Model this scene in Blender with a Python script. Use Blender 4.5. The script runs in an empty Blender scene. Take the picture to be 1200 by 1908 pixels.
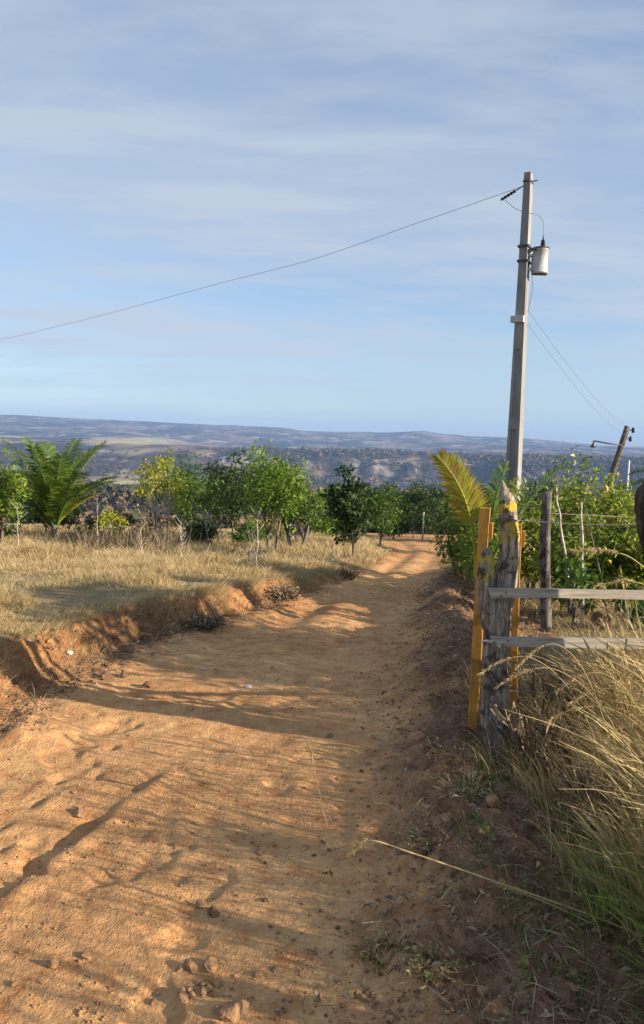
import bpy, math, random
import numpy as np
from mathutils import Matrix, Vector
random.seed(7)
RS = np.random.RandomState(11)
sc = bpy.context.scene
col = sc.collection
rad = math.radians

# ------------------------------------------------------------------ camera
PITCH = math.atan(139 / 1400.0)
ROLL = 0.026
f = Vector((0, math.cos(PITCH), -math.sin(PITCH)))
r0 = Vector((1, 0, 0)); u0 = Vector((0, math.sin(PITCH), math.cos(PITCH)))
r_ = r0 * math.cos(ROLL) + u0 * math.sin(ROLL)
u_ = u0 * math.cos(ROLL) - r0 * math.sin(ROLL)
cd = bpy.data.cameras.new('camera'); cam = bpy.data.objects.new('camera', cd)
m = Matrix.Identity(4)
for i in range(3):
    m[i][0] = r_[i]; m[i][1] = u_[i]; m[i][2] = -f[i]
m[2][3] = 1.6
cam.matrix_world = m
cd.sensor_fit = 'VERTICAL'; cd.sensor_height = 24.0; cd.lens = 24 * 1400 / 1908.0
cd.clip_start = 0.05; cd.clip_end = 60000
col.objects.link(cam); sc.camera = cam

# ------------------------------------------------------------------ light
SUN_EL, SUN_AZ = rad(17.5), rad(-19.0)        # azimuth measured from +X towards +Y
sv = Vector((math.cos(SUN_EL) * math.cos(SUN_AZ), math.cos(SUN_EL) * math.sin(SUN_AZ), math.sin(SUN_EL)))
sl = bpy.data.lights.new('sun', 'SUN'); sl.energy = 5.0; sl.angle = rad(0.5); sl.color = (1.0, 0.86, 0.68)
so = bpy.data.objects.new('sun', sl); so.rotation_euler = sv.to_track_quat('Z', 'Y').to_euler()
so.location = (20, -6, 12); col.objects.link(so)
sc.view_settings.view_transform = 'Standard'; sc.view_settings.look = 'None'
sc.view_settings.exposure = 1.08; sc.view_settings.gamma = 1.0
sc.cycles.max_bounces = 6; sc.cycles.transparent_max_bounces = 8; sc.cycles.volume_bounces = 0
sc.cycles.use_denoising = True

w = bpy.data.worlds.new('World'); sc.world = w; w.use_nodes = True
nt = w.node_tree; nt.nodes.clear(); L = nt.links.new
def N(t, **k):
    n = nt.nodes.new(t)
    for a, b in k.items(): setattr(n, a, b)
    return n
def MT(op, a, b=None, c=None):
    n = N('ShaderNodeMath', operation=op)
    for i, v in enumerate((a, b, c)):
        if v is None: continue
        if isinstance(v, (int, float)): n.inputs[i].default_value = v
        else: L(v, n.inputs[i])
    return n.outputs[0]
sky = N('ShaderNodeTexSky', sky_type='NISHITA', sun_disc=False)
sky.sun_elevation = SUN_EL; sky.sun_rotation = math.pi / 2 - SUN_AZ
sky.air_density = 1.0; sky.dust_density = 0.4; sky.ozone_density = 2.0
tc = N('ShaderNodeTexCoord'); sep = N('ShaderNodeSeparateXYZ'); L(tc.outputs['Generated'], sep.inputs[0])
den = MT('ADD', MT('MAXIMUM', sep.outputs[2], 0.0), 0.10)
cx = MT('DIVIDE', sep.outputs[0], den); cy = MT('DIVIDE', sep.outputs[1], den)
def cloud_noise(sx, sy, ox, scale, detail, rough, dist=0.0):
    cb = N('ShaderNodeCombineXYZ'); L(MT('MULTIPLY', cx, sx), cb.inputs[0]); L(MT('MULTIPLY', cy, sy), cb.inputs[1]); cb.inputs[2].default_value = ox
    n = N('ShaderNodeTexNoise'); n.inputs['Scale'].default_value = scale; n.inputs['Detail'].default_value = detail
    n.inputs['Roughness'].default_value = rough; n.inputs['Distortion'].default_value = dist
    L(cb.outputs[0], n.inputs['Vector']); return n.outputs['Fac']
def RAMP(v, a, b):
    n = N('ShaderNodeMapRange', interpolation_type='SMOOTHSTEP'); L(v, n.inputs['Value'])
    n.inputs['From Min'].default_value = a; n.inputs['From Max'].default_value = b; return n.outputs[0]
c1 = RAMP(cloud_noise(0.45, 0.8, 3.1, 0.9, 5, 0.48, 0.15), 0.36, 0.64)
c2 = RAMP(cloud_noise(0.8, 1.9, 7.7, 1.7, 7, 0.58, 0.25), 0.40, 0.66)
cl = MT('ADD', MT('MULTIPLY', c1, 0.38), MT('MULTIPLY', c2, 0.34))
cl = MT('MINIMUM', MT('ADD', cl, 0.34), 0.98)
hz = RAMP(sep.outputs[2], -0.01, 0.14)
cl = MT('MULTIPLY', cl, MT('ADD', MT('MULTIPLY', hz, 0.65), 0.35))
mix = N('ShaderNodeMix', data_type='RGBA'); L(cl, mix.inputs[0]); 
tint = N('ShaderNodeMix', data_type='RGBA', blend_type='MULTIPLY'); tint.inputs[0].default_value = 1.0
L(sky.outputs[0], tint.inputs[6]); tint.inputs[7].default_value = (1.05, 1.17, 1.36, 1)
L(tint.outputs[2], mix.inputs[6])
# cloud radiance: warm-white low down, more lavender overhead
cr = N('ShaderNodeMix', data_type='RGBA'); L(RAMP(sep.outputs[2], 0.08, 0.5), cr.inputs[0])
cr.inputs[6].default_value = (4.05, 4.6, 5.3, 1); cr.inputs[7].default_value = (3.55, 4.15, 5.0, 1)
L(cr.outputs[2], mix.inputs[7])
bg = N('ShaderNodeBackground'); bg.inputs[1].default_value = 0.068; L(mix.outputs[2], bg.inputs[0])
wo = N('ShaderNodeOutputWorld'); L(bg.outputs[0], wo.inputs[0])

# ------------------------------------------------------------------ tagging
def tag(o, label=None, cat=None, group=None, kind=None):
    if label: o['label'] = label
    if cat: o['category'] = cat
    if group: o['group'] = group
    if kind: o['kind'] = kind
    return o
def empty(name, loc=(0, 0, 0), rz=0.0):
    o = bpy.data.objects.new(name, None); o.location = loc; o.rotation_euler = (0, 0, rz)
    o.empty_display_size = 0.2; col.objects.link(o); return o

# ------------------------------------------------------------------ numpy noise
def _h(ix, iy, iz, seed):
    h = (ix.astype(np.int64) * 374761393 + iy.astype(np.int64) * 668265263 + iz.astype(np.int64) * 2147483647 + seed * 1442695041) & 0xFFFFFFFF
    h = ((h ^ (h >> 13)) * 1274126177) & 0xFFFFFFFF
    h = ((h ^ (h >> 16)) * 2246822519) & 0xFFFFFFFF
    return ((h ^ (h >> 15)) & 0xFFFFFF) / float(0xFFFFFF)
def vn(x, y, seed=0):
    x = np.asarray(x, float); y = np.asarray(y, float)
    xi = np.floor(x); yi = np.floor(y); fx = x - xi; fy = y - yi
    fx = fx * fx * fx * (fx * (fx * 6 - 15) + 10); fy = fy * fy * fy * (fy * (fy * 6 - 15) + 10)
    z = np.zeros_like(xi)
    a = _h(xi, yi, z, seed); b = _h(xi + 1, yi, z, seed); c = _h(xi, yi + 1, z, seed); d = _h(xi + 1, yi + 1, z, seed)
    return (a * (1 - fx) + b * fx) * (1 - fy) + (c * (1 - fx) + d * fx) * fy * 1.0
def fbm(x, y, s, o=4, seed=0, g=0.5):
    t = 0; a = 1.0; n = 0.0
    for k in range(o):
        # rotate each octave
        ca, sa = math.cos(0.6 * k + seed), math.sin(0.6 * k + seed)
        t = t + a * (vn((x * ca - y * sa) / s + 17.3 * k, (x * sa + y * ca) / s - 9.1 * k, seed + k) - 0.5) * 2; n += a; a *= g; s *= 0.5
    return t / n
def ss(x, a, b):
    t = np.clip((x - a) / (b - a), 0, 1); return t * t * (3 - 2 * t)

# ------------------------------------------------------------------ terrain
_yy = np.linspace(0, 12000, 120001)
_sl = np.interp(_yy, [3, 9, 55, 70, 120, 300, 1000, 2000, 2500], [0, .11, .11, .14, .10, .07, .055, .045, 0])
_Z = -np.concatenate([[0], np.cumsum((_sl[1:] + _sl[:-1]) / 2 * 0.1)])
def zr(y): return np.interp(y, _yy, _Z)
LY = [-4, 1, 3.0, 3.8, 4.7, 6.0, 6.7, 8.9, 11.5, 16.5, 22.5, 28, 36, 45, 60]
LX = [-2.6, -2.4, -2.1, -1.78, -1.60, -1.26, -.84, -.25, .42, 1.22, 2.25, 2.5, 2.65, 3.0, 3.6]
RY = [-4, 1.9, 2.74, 3.6, 5.24, 8.3, 17.2, 37, 48, 60]
RX = [.2, .25, .3, .42, .66, 1.2, 2.95, 6.9, 8.9, 11.8]
def XL(y): return np.interp(y, LY, LX) + 0.17 * fbm(y, y * 0, .9, 3, 5) + 0.08 * fbm(y, y * 0 + 4, .25, 2, 6)
def XR(y): return np.interp(y, RY, RX) + 0.10 * fbm(y, y * 0 + 9, .8, 3, 8)

def terrain(x, y):
    """height, left-bank weight, right-verge weight"""
    x = np.asarray(x, float); y = np.asarray(y, float)
    r = np.hypot(x, y); yc = np.maximum(y, 0)
    ye = yc * (1 - ss(r, 60, 260)) + r * ss(r, 60, 260)
    z = zr(ye)
    near = 1 - ss(r, 55, 90)
    dl = XL(y) - x; dr = x - XR(y)
    bh = np.interp(y, [0, 3, 4.4, 5.2, 6.5, 9, 12, 18, 30, 60], [.22, .24, .30, .28, .25, .22, .15, .12, .08, .05])
    bw = np.interp(y, [0, 3.2, 4.2, 5.2, 6, 9, 14, 20], [.7, .65, .50, .36, .30, .36, .6, .9])
    L_ = ss(dl, 0, bw) ; 
    rough = fbm(x, y, .20, 4, 31, .6)
    z = z + near * (bh * L_ + np.exp(-((dl - bw * .5) / (bw * .45 + .02)) ** 2) * (.06 * rough + .09 * (np.abs(fbm(x, y, .11, 3, 34)) - .2)))
    z = z + near * 0.05 * np.exp(-((dl + .10) / .16) ** 2) * (fbm(x, y, .3, 3, 32) * .8 + .5)
    R_ = ss(dr, 0, .55)
    z = z + near * ((0.06 + .11 * ss(y, 3.95, 4.6) * (1 - ss(y, 12, 16))) * np.exp(-((dr - .32) / .27) ** 2) * (1 + .7 * fbm(x, y, .5, 3, 33)) + .015 * R_)
    # road relief
    rd = (1 - ss(dl, -.15, .1)) * (1 - ss(dr, -.2, .1)) * near
    c1_ = -1.93 + .345 * y; c2_ = c1_ - .34
    fd = (1 - ss(y, 3.25, 3.8)); wob = .03 * fbm(y, y * 0, .5, 2, 41)
    def rut(d, depth, wd):
        return -depth * np.where(d < 0, np.exp(-(d / wd) ** 2), np.exp(-(d / (wd * .33)) ** 2)) + depth * .65 * np.exp(-((d - wd * .72) / (wd * .42)) ** 2)
    z = z + rd * fd * (rut(x - c1_ - wob, .027 * (.75 + .9 * fbm(x, y, .22, 3, 40)) * (1 - .5 * ss(y, 2.95, 3.1)), .10) + .7 * rut(x - c2_ - wob, .026 * (.7 + .9 * fbm(x, y, .2, 3, 39)), .08) * (1 - ss(y, 3.05, 3.25)))
    cen = (np.interp(y, LY, LX) + np.interp(y, RY, RX)) / 2 ; hw = (np.interp(y, RY, RX) - np.interp(y, LY, LX)) / 2
    fr = ss(y, 4.0, 7.5)
    for s_, dp in ((-.45, .032), (.42, .028), (-.1, -.018)):
        z = z - rd * fr * dp * np.exp(-((x - cen - s_ * hw - .06 * fbm(y, y * 0 + s_, 1.5, 2, 43)) / .16) ** 2)
    z = z + rd * .012 * ss(y, 6.5, 11) * fbm(x * .45 + .35*y, y * 1.5, 1.3, 4, 44) * (1 - ss(y, 30, 50)*.5)
    z = z + rd * .012 * fbm(x, y, .55, 3, 45) + rd * .0035 * fbm(x * .8, y, .09, 3, 46) - rd * .016 * ss(fbm(x, y, .22, 3, 48), .22, .5) + rd * .010 * ss(fbm(x, y, .30, 3, 49), .25, .55)
    # shallow long scour lines
    z = z + rd * .002 * fbm(x * .35, y, .07, 3, 47) * ss(x, -.8, .2)
    # ground off the road
    z = z + near * (L_ + R_) * (.05 * fbm(x, y, 1.6, 3, 51) + .02 * fbm(x, y, .3, 2, 52))
    # rubble of the right verge
    vb = near * ss(dr, -.25, .15) * (1 - ss(dr, .9, 1.6))
    z = z + vb * (.085 * np.abs(fbm(x, y, .22, 4, 53)) + .018 * fbm(x, y, .045, 2, 54))
    z = z + near * .0022 * fbm(x, y, .03, 2, 55)
    return z, L_ * near, R_ * near, rd
def gz(x, y):
    if y > 60: return float(far_h(np.array([x]), np.array([y]))[0])
    return float(terrain(np.array([x]), np.array([y]))[0][0])

E_T = ([-800, 0, 200, 400, 520, 560, 700, 740, 780, 830, 950, 1060, 1120, 2000],
       [30, 24, 21.5, 17, 16, 11, 11, 13, 16.5, 9.5, 8, 2, -2, -6])
def far_h(x, y):
    x = np.asarray(x, float); y = np.asarray(y, float)
    r = np.hypot(x, y); az = np.arctan2(x, y)
    px = 600 + 1400 * np.tan(np.clip(az, -1.2, 1.2))
    base = terrain(x, y)[0]
    wc = ss(px, 210, 400)
    rag = 230 * fbm(az * 900, r * 0, 90, 5, 61, .6) + 60 * fbm(az * 3000, r * 0 + 5, 60, 3, 62)
    rc = 1950 + .45 * rag + 110 * fbm(x, y, 260, 4, 75, .6)
    gully = 42 * fbm(x, y, 170, 4, 63, .6)
    top = -48 + 9 * fbm(az * 900, r * 0, 160, 5, 64, .6)
    left = 1.6 - 13 / 1400 * 3000
    t = ss(r, rc, rc + 330)
    t = .5 * ss(r, rc, rc + 330) + .5 * ss(r, rc + 120, rc + 480)
    zm = base * (1 - t) + (top + gully * 4 * t * (1 - t) * .8) * t
    lt = ss(r, 1300, 3200); zl = base * (1 - lt) + (left + 12 * fbm(x, y, 500, 4, 65)) * lt
    z = zm * wc + zl * (1 - wc)
    ridge = 1.6 + np.interp(px, *E_T) / 1400 * r
    relief = fbm(x, y, 1500, 6, 66, .58)
    t2 = ss(r, 4200, 7600)
    plate = (-62 + 26 * fbm(x, y, 900, 5, 67)) * wc + (left - 12 + 16 * fbm(x, y, 900, 5, 68)) * (1 - wc)
    tp = ss(r, 2500, 3600)
    z = z * (1 - tp) + plate * tp
    z = z + (ridge - z) * t2 * (1 - .0) + 62 * relief * t2 * (1 - ss(r, 6600, 7600))
    z = z + ss(r, 2600, 3600) * (1 - .8 * ss(r, 7000, 7700)) * (26 * fbm(x, y, 420, 5, 74, .6))
    z = z - 240 * ss(r, 8100, 11500)
    z = z + ss(r, 90, 400) * 3.0 * fbm(x, y, 130, 4, 69)
    return z

def mesh_obj(name, V, F, mat=None, attrs=None, parent=None, smooth=True, F3=None):
    me = bpy.data.meshes.new(name)
    V = np.asarray(V, np.float32)
    me.vertices.add(len(V)); me.vertices.foreach_set('co', V.ravel())
    parts = []
    F = np.asarray(F, np.int32)
    k = F.shape[1]; nf = len(F)
    loops = F.ravel(); starts = np.arange(nf) * k
    if F3 is not None and len(F3):
        F3 = np.asarray(F3, np.int32); starts = np.concatenate([starts, len(loops) + np.arange(len(F3)) * 3])
        loops = np.concatenate([loops, F3.ravel()]); nf += len(F3)
    me.loops.add(len(loops)); me.loops.foreach_set('vertex_index', loops.astype(np.int32))
    me.polygons.add(nf); me.polygons.foreach_set('loop_start', starts.astype(np.int32))
    if smooth: me.polygons.foreach_set('use_smooth', np.ones(nf, bool))
    me.update(calc_edges=True)
    if attrs:
        for a, v in attrs.items():
            at = me.attributes.new(a, 'FLOAT', 'POINT'); at.data.foreach_set('value', np.asarray(v, np.float32))
    if mat: me.materials.append(mat)
    o = bpy.data.objects.new(name, me); col.objects.link(o)
    if parent: o.parent = parent
    return o

# ------------------------------------------------------------------ materials
MATS = {}
def newmat(name):
    global nt, L
    m = bpy.data.materials.new(name); m.use_nodes = True; nt = m.node_tree; nt.nodes.clear(); L = nt.links.new
    MATS[name] = m
    return m
def noise(scale, detail=4, rough=.55, vec=None, out='Fac', dist=0):
    n = N('ShaderNodeTexNoise'); n.inputs['Scale'].default_value = scale; n.inputs['Detail'].default_value = detail
    n.inputs['Roughness'].default_value = rough; n.inputs['Distortion'].default_value = dist
    if vec is not None: L(vec, n.inputs['Vector'])
    return n.outputs[out]
def cramp(v, stops, interp='LINEAR'):
    n = N('ShaderNodeValToRGB'); n.color_ramp.interpolation = interp
    el = n.color_ramp.elements
    while len(el) < len(stops): el.new(.5)
    for e, (p, c) in zip(el, stops): e.position = p; e.color = (*c, 1)
    L(v, n.inputs[0]); return n.outputs[0]
def mixc(fac, a, b, bt='MIX'):
    n = N('ShaderNodeMix', data_type='RGBA', blend_type=bt)
    if isinstance(fac, (int, float)): n.inputs[0].default_value = fac
    else: L(fac, n.inputs[0])
    for i, v in ((6, a), (7, b)):
        if isinstance(v, tuple): n.inputs[i].default_value = (*v, 1)
        else: L(v, n.inputs[i])
    return n.outputs[2]
def geo_pos(): return N('ShaderNodeNewGeometry').outputs['Position']
def obj_co(): return N('ShaderNodeTexCoord').outputs['Object']
def mapping(v, s=(1, 1, 1), r=(0, 0, 0)):
    n = N('ShaderNodeMapping'); n.inputs['Scale'].default_value = s; n.inputs['Rotation'].default_value = r; L(v, n.inputs[0]); return n.outputs[0]
def attr(a): return N('ShaderNodeAttribute', attribute_name=a).outputs['Fac']
def finish(m, colr, rough=.85, bump=None, bstr=.3, bdist=.01, transl=0, spec=.25, metal=0):
    b = N('ShaderNodeBsdfPrincipled')
    if isinstance(colr, tuple): b.inputs['Base Color'].default_value = (*colr, 1)
    else: L(colr, b.inputs['Base Color'])
    b.inputs['Roughness'].default_value = rough; b.inputs['Specular IOR Level'].default_value = spec; b.inputs['Metallic'].default_value = metal
    if bump is not None:
        bp = N('ShaderNodeBump'); bp.inputs['Strength'].default_value = bstr; bp.inputs['Distance'].default_value = bdist
        L(bump, bp.inputs['Height']); L(bp.outputs[0], b.inputs['Normal'])
    o = N('ShaderNodeOutputMaterial')
    if transl:
        t = N('ShaderNodeBsdfTranslucent')
        if isinstance(colr, tuple): t.inputs[0].default_value = (*colr, 1)
        else: L(colr, t.inputs[0])
        ms = N('ShaderNodeMixShader'); ms.inputs[0].default_value = transl
        L(b.outputs[0], ms.inputs[1]); L(t.outputs[0], ms.inputs[2]); L(ms.outputs[0], o.inputs[0])
    else: L(b.outputs[0], o.inputs[0])
    return m

# dirt of the road
m = newmat('road_dirt'); P = geo_pos()
a = noise(.7, 5, .6, P); b_ = noise(9, 6, .65, P); c_ = noise(70, 4, .7, P)
base = cramp(a, [(.30, (0.400, 0.207, 0.089)), (.5, (0.530, 0.299, 0.135)), (.72, (0.621, 0.374, 0.176))])
base = mixc(.55, base, cramp(b_, [(.3, (.30, .16, .08)), (.5, (.5, .5, .5)), (.72, (.80, .72, .62))]), 'OVERLAY')
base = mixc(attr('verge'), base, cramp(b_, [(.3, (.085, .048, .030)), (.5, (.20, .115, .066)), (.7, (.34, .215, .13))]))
base = mixc(.30, base, cramp(c_, [(.3, (.2, .15, .1)), (.5, (.5, .5, .5)), (.7, (.85, .8, .75))]), 'OVERLAY')
vo = N('ShaderNodeTexVoronoi'); vo.inputs['Scale'].default_value = 55; L(P, vo.inputs['Vector'])
peb = cramp(vo.outputs['Distance'], [(0, (1, 1, 1)), (.28, (0, 0, 0))])
bh_ = MT('ADD', MT('ADD', MT('MULTIPLY', b_, 1.3), MT('MULTIPLY', c_, .55)), MT('MULTIPLY', peb, .25))
M_road = finish(m, base, .95, bh_, .75, .02, spec=.1)

# ground off the road
m = newmat('field_soil'); P = geo_pos()
a = noise(.5, 5, .6, P); b_ = noise(7, 6, .7, P); c_ = noise(45, 5, .7, P)
thatch = cramp(b_, [(.25, (0.120, 0.086, 0.041)), (.5, (0.288, 0.211, 0.098)), (.75, (0.400, 0.304, 0.150))])
thatch = mixc(cramp(a, [(.42, (0, 0, 0)), (.62, (1, 1, 1))]), thatch, (.33, .25, .145))
soil = cramp(b_, [(.25, (0.201, 0.090, 0.039)), (.5, (0.387, 0.194, 0.081)), (.75, (0.496, 0.285, 0.136))])
rsoil = cramp(noise(.7, 5, .6, P), [(.30, (0.400, 0.207, 0.089)), (.5, (0.530, 0.299, 0.135)), (.72, (0.621, 0.374, 0.176))])
rsoil = mixc(.55, rsoil, cramp(noise(9, 6, .65, P), [(.3, (.30, .16, .08)), (.5, (.5, .5, .5)), (.72, (.80, .72, .62))]), 'OVERLAY')
soil = mixc(attr('rside'), soil, rsoil)
vg = attr('veg'); 
base = mixc(vg, soil, thatch)
base = mixc(attr('verge'), base, cramp(b_, [(.3, (.085, .048, .030)), (.5, (.20, .115, .066)), (.7, (.34, .215, .13))]))
base = mixc(.5, base, cramp(c_, [(.3, (.2, .18, .15)), (.5, (.5, .5, .5)), (.7, (.85, .82, .78))]), 'OVERLAY')
M_field = finish(m, base, .95, MT('ADD', b_, MT('MULTIPLY', c_, .6)), .9, .04, spec=.1)

# far country
m = newmat('far_scrub'); P = geo_pos()
a = noise(.0022, 6, .6, P); b_ = noise(.013, 7, .68, P); c_ = noise(.08, 5, .7, P)
base = cramp(a, [(.38, (0.025, 0.026, 0.036)), (.5, (0.085, 0.067, 0.060)), (.60, (0.204, 0.158, 0.120))])
base = mixc(.8, base, cramp(b_, [(.36, (.16, .18, .22)), (.5, (.5, .5, .5)), (.64, (.85, .80, .72))]), 'OVERLAY')
base = mixc(.7, base, cramp(c_, [(.36, (.14, .16, .17)), (.5, (.48, .48, .46)), (.66, (.84, .80, .74))]), 'OVERLAY')
fl = noise(.0016, 3, .5, mapping(P, (1, .45, 1)))
base = mixc(MT('MULTIPLY', cramp(fl, [(.46, (0, 0, 0)), (.52, (1, 1, 1))]), attr('fields')), base, (.50, .42, .24))
ro = noise(.028, 6, .75, mapping(P, (1, .6, .5)))
base = mixc(MT('MULTIPLY', cramp(ro, [(.54, (0, 0, 0)), (.66, (1, 1, 1))]), attr('rock')), base, (.34, .31, .28))
base = mixc(MT('MULTIPLY', cramp(noise(.006, 5, .7, mapping(P, (1, .6, 1))), [(.55, (0, 0, 0)), (.62, (1, 1, 1))]), .75), base, (.42, .36, .30))
M_far = finish(m, base, 1.0, MT('ADD', b_, MT('MULTIPLY', c_, .5)), 1.0, 16, spec=.0)

def leafmat(name, stops, transl=.35, rough=.55):
    m = newmat(name); c = cramp(attr('rnd'), stops)
    c = mixc(.35, c, cramp(noise(3.0, 3, .6, geo_pos()), [(.3, (.25, .28, .2)), (.5, (.5, .5, .5)), (.7, (.75, .72, .6))]), 'OVERLAY')
    return finish(m, c, rough, transl=transl, spec=.35)
M_leaf_mid = leafmat('leaves_mid_green', [(0, (0.035, 0.073, 0.012)), (.5, (0.085, 0.162, 0.023)), (.85, (0.190, 0.265, 0.035)), (1, (0.300, 0.276, 0.044))])
M_leaf_bright = leafmat('leaves_bright_green', [(0, (0.050, 0.108, 0.015)), (.5, (0.150, 0.256, 0.026)), (.85, (0.281, 0.354, 0.040)), (1, (0.360, 0.314, 0.044))])
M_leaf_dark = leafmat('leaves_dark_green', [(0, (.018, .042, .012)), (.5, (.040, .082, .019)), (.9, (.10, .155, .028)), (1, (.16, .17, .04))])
M_leaf_yellow = leafmat('leaves_yellowing', [(0, (0.120, 0.187, 0.022)), (.35, (0.300, 0.335, 0.035)), (.7, (0.600, 0.492, 0.044)), (1, (0.600, 0.413, 0.053))], .4)
M_leaf_hedge = leafmat('leaves_hedge', [(0, (0.080, 0.124, 0.019)), (.45, (0.213, 0.283, 0.037)), (.8, (0.400, 0.431, 0.064)), (1, (0.732, 0.565, 0.117))], .35)
M_palm = leafmat('palm_green', [(0, (0.036, 0.079, 0.012)), (.5, (0.101, 0.173, 0.022)), (1, (0.245, 0.302, 0.043))], .35, .42)
M_palm_dry = leafmat('palm_yellow', [(0, (.16, .10, .03)), (.35, (.34, .30, .03)), (.75, (.44, .40, .04)), (1, (.36, .16, .04))], .4)
M_twig = leafmat('dead_twigs', [(0, (.10, .065, .045)), (.6, (.24, .17, .11)), (1, (.45, .35, .22))], 0, .9)
M_dry = leafmat('dry_grass', [(0, (0.211, 0.138, 0.059)), (.4, (0.442, 0.332, 0.152)), (.8, (0.634, 0.490, 0.242)), (1, (0.384, 0.332, 0.107))], .30, .7)
M_dryfield = leafmat('dry_field_grass', [(0, (0.294, 0.200, 0.092)), (.4, (0.501, 0.375, 0.185)), (.8, (0.639, 0.508, 0.286)), (1, (0.363, 0.349, 0.130))], .25, .8)
M_green = leafmat('green_grass', [(0, (0.078, 0.138, 0.022)), (.5, (0.169, 0.263, 0.042)), (.85, (0.338, 0.400, 0.084)), (1, (0.650, 0.575, 0.240))], .35, .5)
M_litter = leafmat('litter', [(0, (.15, .085, .05)), (.5, (.20, .12, .07)), (.85, (.32, .22, .13)), (1, (.46, .36, .23))], 0, .9)

def barkmat(name, c0, c1, c2, sc_=18, bd=.012, paint=None):
    m = newmat(name); O = obj_co()
    st = mapping(O, (1, 1, .13)); n1 = noise(sc_ * 2.2, 5, .65, st); n2 = noise(sc_ * .5, 5, .6, O); 
    c = cramp(n1, [(.28, c0), (.5, c1), (.70, c2)])
    c = mixc(cramp(n2, [(.50, (0, 0, 0)), (.60, (1, 1, 1))]), c, tuple(v * .30 for v in c1))
    if paint:
        pa = attr('paint')
        pn = MT('GREATER_THAN', MT('ADD', pa, MT('MULTIPLY', MT('SUBTRACT', noise(14, 5, .7, O), .5), 2.2)), .62)
        c = mixc(pn, c, paint)
    return finish(m, c, .9, MT('ADD', n1, MT('MULTIPLY', n2, .6)), 1.0, bd, spec=.15)
M_log = barkmat('weathered_log', (.035, .030, .026), (.30, .255, .20), (.62, .55, .46), 24, .026, (.50, .37, .06))
M_post = barkmat('old_post_wood', (.04, .035, .032), (.13, .11, .095), (.30, .26, .22), 22, .01)
M_darklog = barkmat('dark_log', (0.024, 0.019, 0.017), (0.061, 0.048, 0.041), (0.116, 0.093, 0.076), 14, .012)
M_trunk = barkmat('trunk_grey', (.07, .055, .045), (.17, .14, .11), (.34, .30, .25), 12, .008)
M_trunk_pale = barkmat('trunk_pale', (.22, .19, .15), (.48, .43, .36), (.66, .61, .53), 14, .004)
M_stick = barkmat('pale_stick', (.25, .21, .17), (.52, .46, .39), (.70, .64, .56), 20, .004)

m = newmat('plank_wood'); O = obj_co(); st = mapping(O, (.08, 1, 1)); n1 = noise(60, 5, .65, st); n2 = noise(7, 4, .6, O)
c = cramp(n1, [(.3, (0.208, 0.176, 0.136)), (.5, (0.376, 0.336, 0.272)), (.72, (0.496, 0.456, 0.384))])
c = mixc(cramp(n2, [(.55, (0, 0, 0)), (.75, (.6, .6, .6))]), c, (.28, .27, .22))
M_plank = finish(m, c, .85, n1, .6, .004, spec=.15)
m = newmat('ochre_paint'); O = obj_co(); n1 = noise(40, 4, .6, mapping(O, (1, 1, .1))); n2 = noise(9, 5, .65, O)
c = cramp(n1, [(.3, (.30, .15, .030)), (.55, (.44, .235, .040)), (.8, (.54, .32, .06))])
c = mixc(cramp(n2, [(.54, (0, 0, 0)), (.62, (.8, .8, .8))]), c, (.20, .11, .06))
M_ochre = finish(m, c, .6, n1, .4, .003, spec=.3)
m = newmat('concrete_pole'); O = obj_co(); n1 = noise(5, 6, .65, mapping(O, (1, 1, .3))); n2 = noise(45, 4, .7, O)
c = cramp(n1, [(.3, (0.192, 0.188, 0.180)), (.55, (0.288, 0.284, 0.272)), (.75, (0.368, 0.360, 0.344))]); c = mixc(.3, c, cramp(n2, [(.3, (0.240, 0.240, 0.240)), (.7, (0.560, 0.560, 0.560))]), 'OVERLAY')
M_conc = finish(m, c, .9, n2, .3, .003, spec=.2)
m = newmat('tank_paint'); O = obj_co(); n1 = noise(8, 4, .6, O); M_tank = finish(m, cramp(n1, [(.3, (0.357, 0.374, 0.374)), (.7, (0.459, 0.476, 0.476))]), .45, spec=.4)
m = newmat('dark_metal'); M_metal = finish(m, cramp(noise(20, 3, .5, obj_co()), [(.3, (.05, .05, .055)), (.7, (.10, .10, .105))]), .5, metal=.5)
m = newmat('black_insulator'); M_black = finish(m, cramp(noise(20, 3, .5, obj_co()), [(.3, (.012, .012, .014)), (.7, (.03, .028, .03))]), .35)
m = newmat('wire_steel'); M_wire = finish(m, cramp(noise(60, 3, .5, obj_co()), [(.3, (.16, .14, .125)), (.7, (.32, .30, .28))]), .6, metal=.5)
m = newmat('cable_grey'); M_cable = finish(m, cramp(noise(5, 3, .5, obj_co()), [(.3, (.17, .18, .20)), (.7, (.25, .26, .28))]), .6)
m = newmat('stone'); O = obj_co(); n1 = noise(9, 5, .65, O)
M_stone = finish(m, cramp(n1, [(.3, (.24, .13, .065)), (.55, (.38, .23, .12)), (.75, (.48, .32, .19))]), .95, n1, .9, .02, spec=.1)
m = newmat('dark_clod'); O = obj_co(); n1 = noise(12, 5, .65, O)
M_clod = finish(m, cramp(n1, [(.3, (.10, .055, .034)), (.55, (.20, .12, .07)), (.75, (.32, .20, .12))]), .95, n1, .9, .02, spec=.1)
m = newmat('pale_stone'); O = obj_co(); n1 = noise(12, 5, .65, O)
M_pale = finish(m, cramp(n1, [(.3, (.40, .34, .27)), (.55, (.60, .54, .46)), (.75, (.72, .67, .60))]), .9, n1, .7, .01, spec=.15)
m = newmat('white_render'); O = obj_co(); n1 = noise(2.5, 5, .6, O); M_white = finish(m, cramp(n1, [(.3, (.60, .62, .64)), (.7, (.78, .79, .80))]), .85)
m = newmat('roof_tile'); O = obj_co(); n1 = noise(6, 5, .6, O); M_roof = finish(m, cramp(n1, [(.3, (.20, .10, .07)), (.7, (.34, .18, .12))]), .9)

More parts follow.
